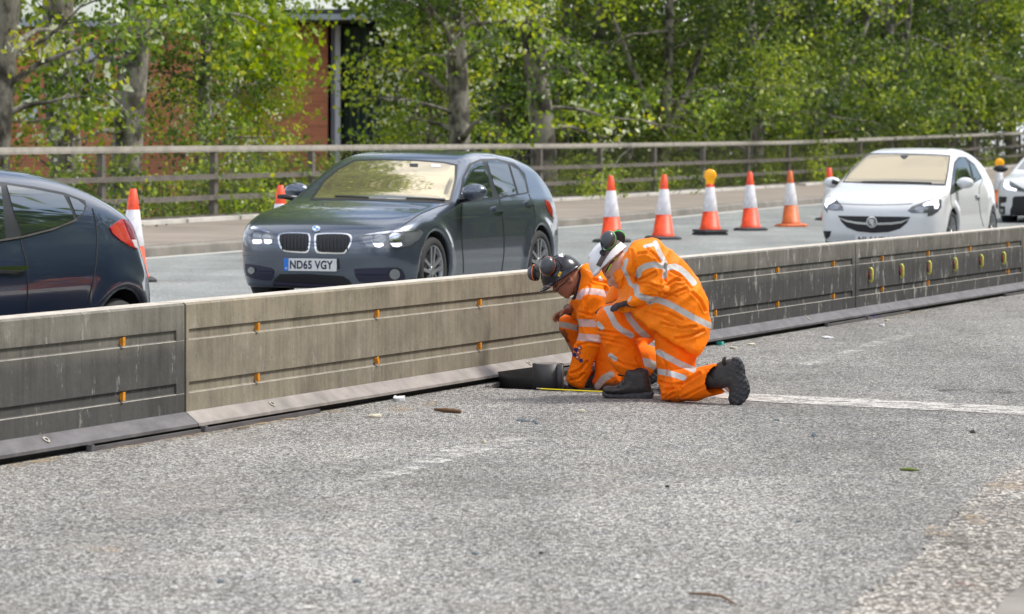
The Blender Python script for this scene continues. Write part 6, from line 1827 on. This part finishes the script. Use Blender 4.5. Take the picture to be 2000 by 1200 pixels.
bT = [(c1((290, 612), (330, 620), (390, 637)), 12), (c1((500, 975), (535, 930), (580, 905)), 14), (c1((760, 830), (800, 838), (850, 862)), 17)]
finish_cloth('trousers', T, M['trouB'], B, bT, (), ((8, .020, .4, (1.3, .5, .42)), (13, .012, -.6, (1, .5, .4))), dirtB)
fdB, udB = np.array([-.84, -.10, -.54]), np.array([-.54, -.02, .84]); ldB = np.cross(udB, fdB)
SB_ = P3(1104, 541, yB - .05)
Bd = Field(P3(1050, 790, 22.5) + [-.15, -1.0, -.1], P3(1310, 480, 21.6) + [.1, 1.0, .1], .0055)
PB = build_head(Bd, SB_, fdB, udB, ldB)
sh = P3(1165, 560, yB); pel = P3(1235, 635, yB)
Bd.cone(SB_ - udB * .05 - fdB * .035, P3(1145, 560, yB), .058, .075, .03)
Bd.cone(P3(1145, 562, yB), sh, .08, .10, .05); Bd.cone(sh, pel, .10, .11, .05)
e1, w1 = P3(1158, 650, yB - .20), P3(1122, 752, yB - .20)
Bd.cone(sh + [0, -.12, 0], e1, .05, .038, .03); Bd.cone(e1, w1, .036, .028, .02)
e2, w2 = P3(1150, 615, yB + .16), P3(1116, 606, yB + .09)
Bd.cone(sh + [0, .12, 0], e2, .05, .038, .03); Bd.cone(e2, w2, .036, .026, .02)
for kn, an, to_ in ((P3(1108, 640, yB + .2), P3(1150, 735, yB + .2), P3(1135, 744, yB + .18)), (P3(1185, 745, yB - .16), P3(1275, 715, yB - .12), P3(1285, 728, yB - .1))):
    Bd.cone(pel, kn, .08, .05, .04); Bd.cone(kn, an, .048, .032, .03); Bd.cone(an, to_, .026, .018, .02)
# bare far hand, pinching
hand(Bd, w2, P3(1104, 608, yB + .05), (-.85, -.25, -.45), (.25, -.25, -.9), (-.25, -.9, .25), .0098, 1.35, .072, .2)
simple('body', Bd, M['skinB'], B)
F = Field(w2 - .14, w2 + .14, .006); F.cone(P3(1126, 606, yB + .10), P3(1111, 605, yB + .075), .042, .037, .01); simple('cuff', F, M['navy'], B)
F = Field(w1 - .14, w1 + .14, .006); F.cone(P3(1126, 742, yB - .20), P3(1118, 760, yB - .20), .043, .038, .01); simple('cuff', F, M['navy'], B)
G = Field(P3(1118, 775, yB - .2) - .14, P3(1118, 745, yB - .2) + .14, .005)
hand(G, P3(1119, 752, yB - .2), P3(1115, 762, yB - .20), (-.7, 0, -.5), (-.4, 0, -.9), (0, -1, 0), .0095, .3, .07)
simple('glove', G, M['glove'], B)
hB, hbB, hcB = helmet(SB_, fdB, udB, ldB, M['helmB'], B, r=(.140, .118, .140), peak=.042, cutu=-.004, lift=.016)
# hair at the nape, spectacles
mb = MB(); mb.tube([P3(*c7(545, 905), yB - .155), P3(*c7(620, 850), yB - .150), P3(*c7(690, 770), yB - .145)], .004, 6); mb.tube([P3(*c7(545, 905), yB - .155), P3(*c7(520, 950), yB - .15), P3(*c7(480, 965), yB - .12)], .004, 6)
mb.build('spectacles', M['black_rubber'], B, True)
muff(P3(*c7(370, 595), yB - .18), (-.1, -.95, .15), M['orng'], B, .050)
muff(P3(*c7(165, 700), yB + .03), (-.85, .45, -.1), M['orng'], B, .044)
patch('helmet_sticker', [c7(548, 678), c7(580, 690), c7(548, 756), c7(518, 740)], hbB, mat('yellow_sticker', (.85, .65, .02), .4), hB, .003, 1.5, thick=.002)
patch('sticker_print', [c7(545, 700), c7(563, 706), c7(550, 736), c7(533, 728)], hbB, M['orng'], hB, .0045, 1.5, thick=.002)
patch('helmet_sticker', [c7(530, 400), c7(600, 415), c7(602, 475), c7(535, 462)], hbB, mat('white_sticker', (.7, .7, .75), .3), hB, .003, 1.5, thick=.002)
patch('peak_line', strip_poly([c7(330, 892), c7(400, 905), c7(480, 880), c7(575, 832)], 1.0), hbB, mat('pink_edge', (.45, .22, .20), .5), hB, .004, 1.5, thick=.002)
patch('pivot', arc(*c7(590, 625), 6, 6, 12), hbB, M['black_rubber'], hB, .012, 1.5, thick=.012)
mb = MB(); mb.tube([P3(*c7(590, 625), yB - .17), P3(*c7(530, 520), yB - .18), P3(*c7(440, 490), yB - .18), P3(*c7(380, 540), yB - .19)], .004, 6)
mb.tube([P3(*c7(230, 690), yB - .02), P3(*c7(165, 600), yB + .0), P3(*c7(130, 600), yB + .02)], .004, 6); mb.build('ear_defender_arm', M['black_rubber'], B, True)
boot('boot', c1((405, 975), (410, 940), (425, 915), (455, 905), (480, 870), (520, 860), (530, 975), (450, 985)), c1((405, 955), (530, 955), (530, 985), (405, 985)), yB + .2, .045, B)
boot('boot', c1((790, 930), (800, 880), (830, 850), (860, 830), (905, 830), (925, 870), (905, 905), (850, 925)), c1((800, 915), (830, 880), (850, 905), (910, 900), (905, 922), (850, 940), (810, 960)), yB - .10, .045, B)

# ------------------------------------------------------------------ the job they are on
def ribbon(path, z0, z1, th):
    """upright strip along a ground path"""
    P = np.array(path, float); V = []; F = []
    T_ = np.gradient(P, axis=0); T_ /= np.linalg.norm(T_, axis=1)[:, None]
    Nn = np.stack([-T_[:, 1], T_[:, 0]], 1)
    for i, p in enumerate(P):
        a, b = p + Nn[i] * th / 2, p - Nn[i] * th / 2
        zz0 = z0[i] if hasattr(z0, '__len__') else z0; zz1 = z1[i] if hasattr(z1, '__len__') else z1
        V += [(a[0], a[1], zz0), (a[0], a[1], zz1), (b[0], b[1], zz1), (b[0], b[1], zz0)]
    for i in range(len(P) - 1):
        for k in range(4): F.append((i * 4 + k, i * 4 + (k + 1) % 4, (i + 1) * 4 + (k + 1) % 4, (i + 1) * 4 + k))
    F += [(3, 2, 1, 0), tuple(len(P) * 4 - 4 + q for q in range(4))]
    return V, F
M['sheet'] = vary(mat('black_rubber_sheet', (.030, .030, .032), .5), 7, .3, .15, 40)
pl_ = [G3(966, 742, -.03)[:2]]
a0 = np.array([-.112, 22.02]); a1 = np.array([.315, 21.35])
path = [np.array([-.070, 22.30]), np.array([-.100, 22.22]), np.array([-.115, 22.12]), a0]
for k in range(1, 14):
    t = k / 13; path.append(a0 + (a1 - a0) * t + np.array([-.03, -.05]) * math.sin(t * 3.14))
path.append(a1 + np.array([.006, .02])); path.append(a1 + np.array([.006, .05]))
c = a1 + np.array([-.088, .105]); r0 = .100; q0 = -.45
for k in range(1, 60):
    r_ = r0 - k * .0003; path.append(c + r_ * np.array([math.cos(q0 + k * .34), math.sin(q0 + k * .34)]))
n_ = len(path)
z1 = [.050 + .10 * min(1, max(0, i - 2) / 13) for i in range(n_)]
V, F = ribbon(path, -.045, z1, .0045)
core = c
rs = obj('rubber_sheet_roll', V, F, M['sheet'], None, True)
tag(rs, 'black rubber sheet part unrolled on its edge in the cut beside the wall', 'rubber roll')
mb = MB(); mb.lathe([(.0, .150), (.018, .151), (.022, .146), (.030, .152), (.040, .149), (.050, .153), (.062, .150), (.070, .153), (.078, .150)], (core[0], core[1], 0), None, 30, 0); mb.lathe([(.078, .150), (.079, -.04)], (core[0], core[1], 0), None, 30, 1)
o = obj('roll_core', mb.V, mb.F, [vary(mat('dusty_roll_end', (.15, .13, .125), .9), 14, .4), M['sheet']], None, True, mb.M); o.parent = rs
mb = MB(); ta, tb_ = G3(1054, 763), G3(1180, 769); d = tb_ - ta; L = np.linalg.norm(d); d /= L; n2 = np.cross([0, 0, 1.], d)
mb.box((ta + tb_) / 2 + [0, -.02, .012], (L, .022, .003), (d, n2, (0, 0, 1)))
mb.box((ta + tb_) / 2 + [0, -.02, .014], (L, .014, .003), (d, n2, (0, 0, 1)))
tt = mb.build('tape_measure', M['tapey'], None); tag(tt, 'yellow tape measure blade lying along the edge of the cut', 'tape measure')
mb = MB(); mb.box(ta + [0, -.02, .016], (.03, .026, .006), (d, n2, (0, 0, 1))); 
o = obj('end_hook', mb.V, mb.F, M['chrome'], None, False); o.parent = tt
# small litter
def lump(name, px, py, size, m, label, cat, seed=0, flat_=.6, group=None, z=0.0):
    rng = np.random.default_rng(seed); c = G3(px, py, z)
    F = Field(c - size * 1.6, c + size * 1.6, size / 7)
    for k in range(4):
        F.ell(c + rng.normal(0, size * .22, 3) * [1, 1, .3] + [0, 0, size * flat_ * .4], np.array([size, size * .8, size * flat_]) * rng.uniform(.5, .8, 3), k=size * .15)
    V, Q = F.mesh(0); V = V + (vnoise(V / size * 1.5, seed)[:, None] - .5) * size * .35
    V[:, 2] = np.maximum(V[:, 2], z - .002)
    o = obj(name, V, Q, m, None, False, loc=c); tag(o, label, cat, group); return o
M['stone_r'] = vary(mat('reddish_stone', (.17, .12, .105), .9), 30, .4, .5, 60)
M['stone_b'] = vary(mat('blue_grey_stone', (.11, .14, .16), .8), 30, .4, .5, 60)
M['stone_p'] = vary(mat('pale_stone', (.48, .46, .42), .8), 30, .3, .5, 60)
M['wood'] = vary(mat('brown_stick', (.16, .085, .04), .9), 30, .4, .5, 60)
lump('stone', 88, 887, .030, M['stone_r'], 'reddish stone against the toe of the barrier at lower left', 'stone', 1, .8)
for i, (px, py, s) in enumerate(((1013, 822, .016), (1022, 824, .020), (1033, 824, .012), (1042, 825, .014), (1049, 828, .013))):
    lump('stone', px, py, s, M['stone_b'], ('leftmost', 'largest, second', 'middle', 'fourth', 'rightmost')[i] + ' blue-grey stone chip in the little row right of the brown stick', 'stone', 10 + i, .6, 'blue-grey stone chips in a row')
for i, (px, py, s, m_, lab) in enumerate(((1590, 853, .020, 'stone_b', 'blue-grey chip left of the dark elongated clod'), (1900, 846, .022, 'black_rubber', 'black elongated clod below the white line at right'), (1517, 822, .016, 'stone_b', 'dark chip below the left end of the white line'),
        (1589, 849, .014, 'stone_b', 'blue-grey chip far right of the kneeling worker'), (1982, 978, .030, 'stone_p', 'pale flat stone near the right edge above the chippings'), (1832, 1082, .018, 'stone_p', 'tan stone at the border of the coarse chippings'),
        (1145, 1088, .014, 'stone_p', 'small pale stone low in the middle of the foreground'), (698, 618 + 520, .016, 'stone_b', 'dark chip low in the left foreground'), (430, 1138, .016, 'stone_b', 'small dark chip lower left foreground'), (342, 1152, .018, 'stone_p', 'pale chip beside dark chip in lower left foreground'),
        (1057, 1082, .014, 'black_rubber', 'tiny black chip in the mid foreground'), (928, 1083, .015, 'stone_b', 'grey-blue chip in the mid foreground'), (1303, 952, .014, 'black_rubber', 'tiny black chip below the front boot'), (1245, 1132, .016, 'stone_p', 'pale chip near the bottom centre'),
        (600, 1190, .018, 'stone_p', 'pale chip on the bottom edge left of centre'), (1560, 1020, .013, 'stone_b', 'dark chip in the right foreground'), (1875, 1146, .024, 'stone_r', 'brown clod on the coarse chippings'), (1898, 1150, .022, 'stone_r', 'second brown clod on the coarse chippings, right of the first'))):
    lump('stone', px, py, s, M[m_], lab, 'stone', 30 + i, .55)
def stick(name, pts, r, m, label, cat='stick'):
    mb = MB(); mb.tube([G3(x, y) + [0, 0, z] for x, y, z in pts], r, 7); tag(mb.build(name, m, None, True, loc=G3(pts[0][0], pts[0][1])), label, cat)
stick('stick', [(849, 804, .012), (870, 806, .014), (899, 808, .012)], [.008, .013, .011], M['wood'], 'short brown stick lying on the road in front of the rubber sheet')
stick('twig', [(1348, 1164, .008), (1375, 1168, .014), (1410, 1172, .012), (1438, 1185, .006)], [.004, .005, .005, .003], M['wood'], 'thin brown twig near the bottom edge right of centre')
stick('leaf_stem', [(1758, 919, .006), (1775, 920, .008), (1795, 921, .006)], [.005, .009, .004], mat('green_leaf_scrap', (.16, .22, .04), .7), 'green leaf scrap on the road right of centre', 'leaf')
def scrap(name, px, py, w, h, m, label, cat='litter', zz=.010):
    c = G3(px, py); rr = random.Random(px); s = FP / c[1]
    n = 9; top = []
    for k in range(n):
        q = 6.283 * k / n; top.append(c + [math.cos(q) * w / s * rr.uniform(.75, 1.1), math.sin(q) * h / s * (c[1] / 1.5) * rr.uniform(.75, 1.1), zz * rr.uniform(.7, 1.6)])
    V = top + [t * [1, 1, 0] + [0, 0, .002] for t in top]
    F = [tuple(range(n))] + [(k, n + k, n + (k + 1) % n, (k + 1) % n) for k in range(n)]
    tag(obj(name, V, F, m, None, False, loc=c), label, cat)
M['paper'] = vary(mat('white_litter', (.62, .62, .64), .6), 30, .2)
M['creamp'] = vary(mat('cream_litter', (.55, .50, .38), .7), 30, .2)
M['teal'] = mat('teal_wrapper', (.05, .42, .34), .5)
scrap('plastic_lid', 780, 783, 13, 1.7, M['paper'], 'white flattened plastic lid by the toe of the tan barrier', zz=.02)
scrap('paper_scrap', 732, 815, 14, 1.4, M['creamp'], 'cream paper scrap on the road left of the brown stick')
scrap('wrapper', 1407, 674, 9, 1.2, M['teal'], 'teal wrapper on the road right of the kneeling worker', zz=.02)
scrap('paper_scrap', 1433, 681, 8, 1.0, M['creamp'], 'cream scrap just right of the teal wrapper')
scrap('paper_scrap', 1468, 674, 7, .8, M['creamp'], 'thin cream scrap further right of the teal wrapper')
scrap('paper_scrap', 1616, 661, 12, 1.1, M['paper'], 'long white scrap on the road below the dark barrier')
scrap('paper_scrap', 1722, 637, 6, .9, M['paper'], 'white scrap on the road below the cable hooks')
scrap('paper_scrap', 1732, 627, 6, .8, M['creamp'], 'cream scrap just above the white scrap below the cable hooks')
scrap('wrapper', 1705, 622, 5, 1.2, mat('violet_wrapper', (.16, .10, .45), .5), 'violet wrapper at the toe of the barrier with hooks', zz=.03)
scrap('paper_scrap', 1135, 806, 9, .7, M['creamp'], 'pale sliver on the road in front of the yellow tape')
scrap('paper_scrap', 945, 866, 5, .6, M['creamp'], 'tiny pale scrap on the faded lane marking')
mb = MB(); mb.box(G3(692, 787) + [0, 0, .012], (.035, .02, .024), ((.9, .3, 0), (-.3, .9, 0), (0, 0, 1))); tag(mb.build('wood_block', M['bracket'], None, loc=G3(692, 787)), 'small brown broken clip lying at the toe of the tan barrier', 'litter')
# loose grit scattered on the road
rng = np.random.default_rng(5); V = []; F = []
for i in range(900):
    if i < 600: px, py = rng.uniform(0, 2000), 620 + 600 * rng.random() ** .8
    else:
        s = rng.uniform(-3, 18); p = bar(s, -.10 - abs(rng.normal(0, .06))); px, py = 1000 + p[0] / p[1] * FP, HY + CH / p[1] * FP
    c = G3(px, py)
    if (c - BP) @ BN > -.1 or (inpoly(np.array([c[0]]), np.array([c[1]]), hpn)[0]): continue
    r = rng.uniform(.0035, .009) * (.8 if i > 600 else 1); k = len(V)
    a = rng.uniform(0, 6.28)
    for q in range(4): V.append(c + [r * math.cos(a + q * 1.57) * rng.uniform(.7, 1.2), r * math.sin(a + q * 1.57) * rng.uniform(.7, 1.2), .001])
    V.append(c + [0, 0, r * rng.uniform(.5, 1.1)])
    F += [(k + q, k + (q + 1) % 4, k + 4) for q in range(4)]
tag(obj('loose_grit', V, F, vary(mat('grit', (.20, .19, .175), .9), 3, .9), None, False), kind='stuff', label='loose grit scattered over the road', cat='grit')
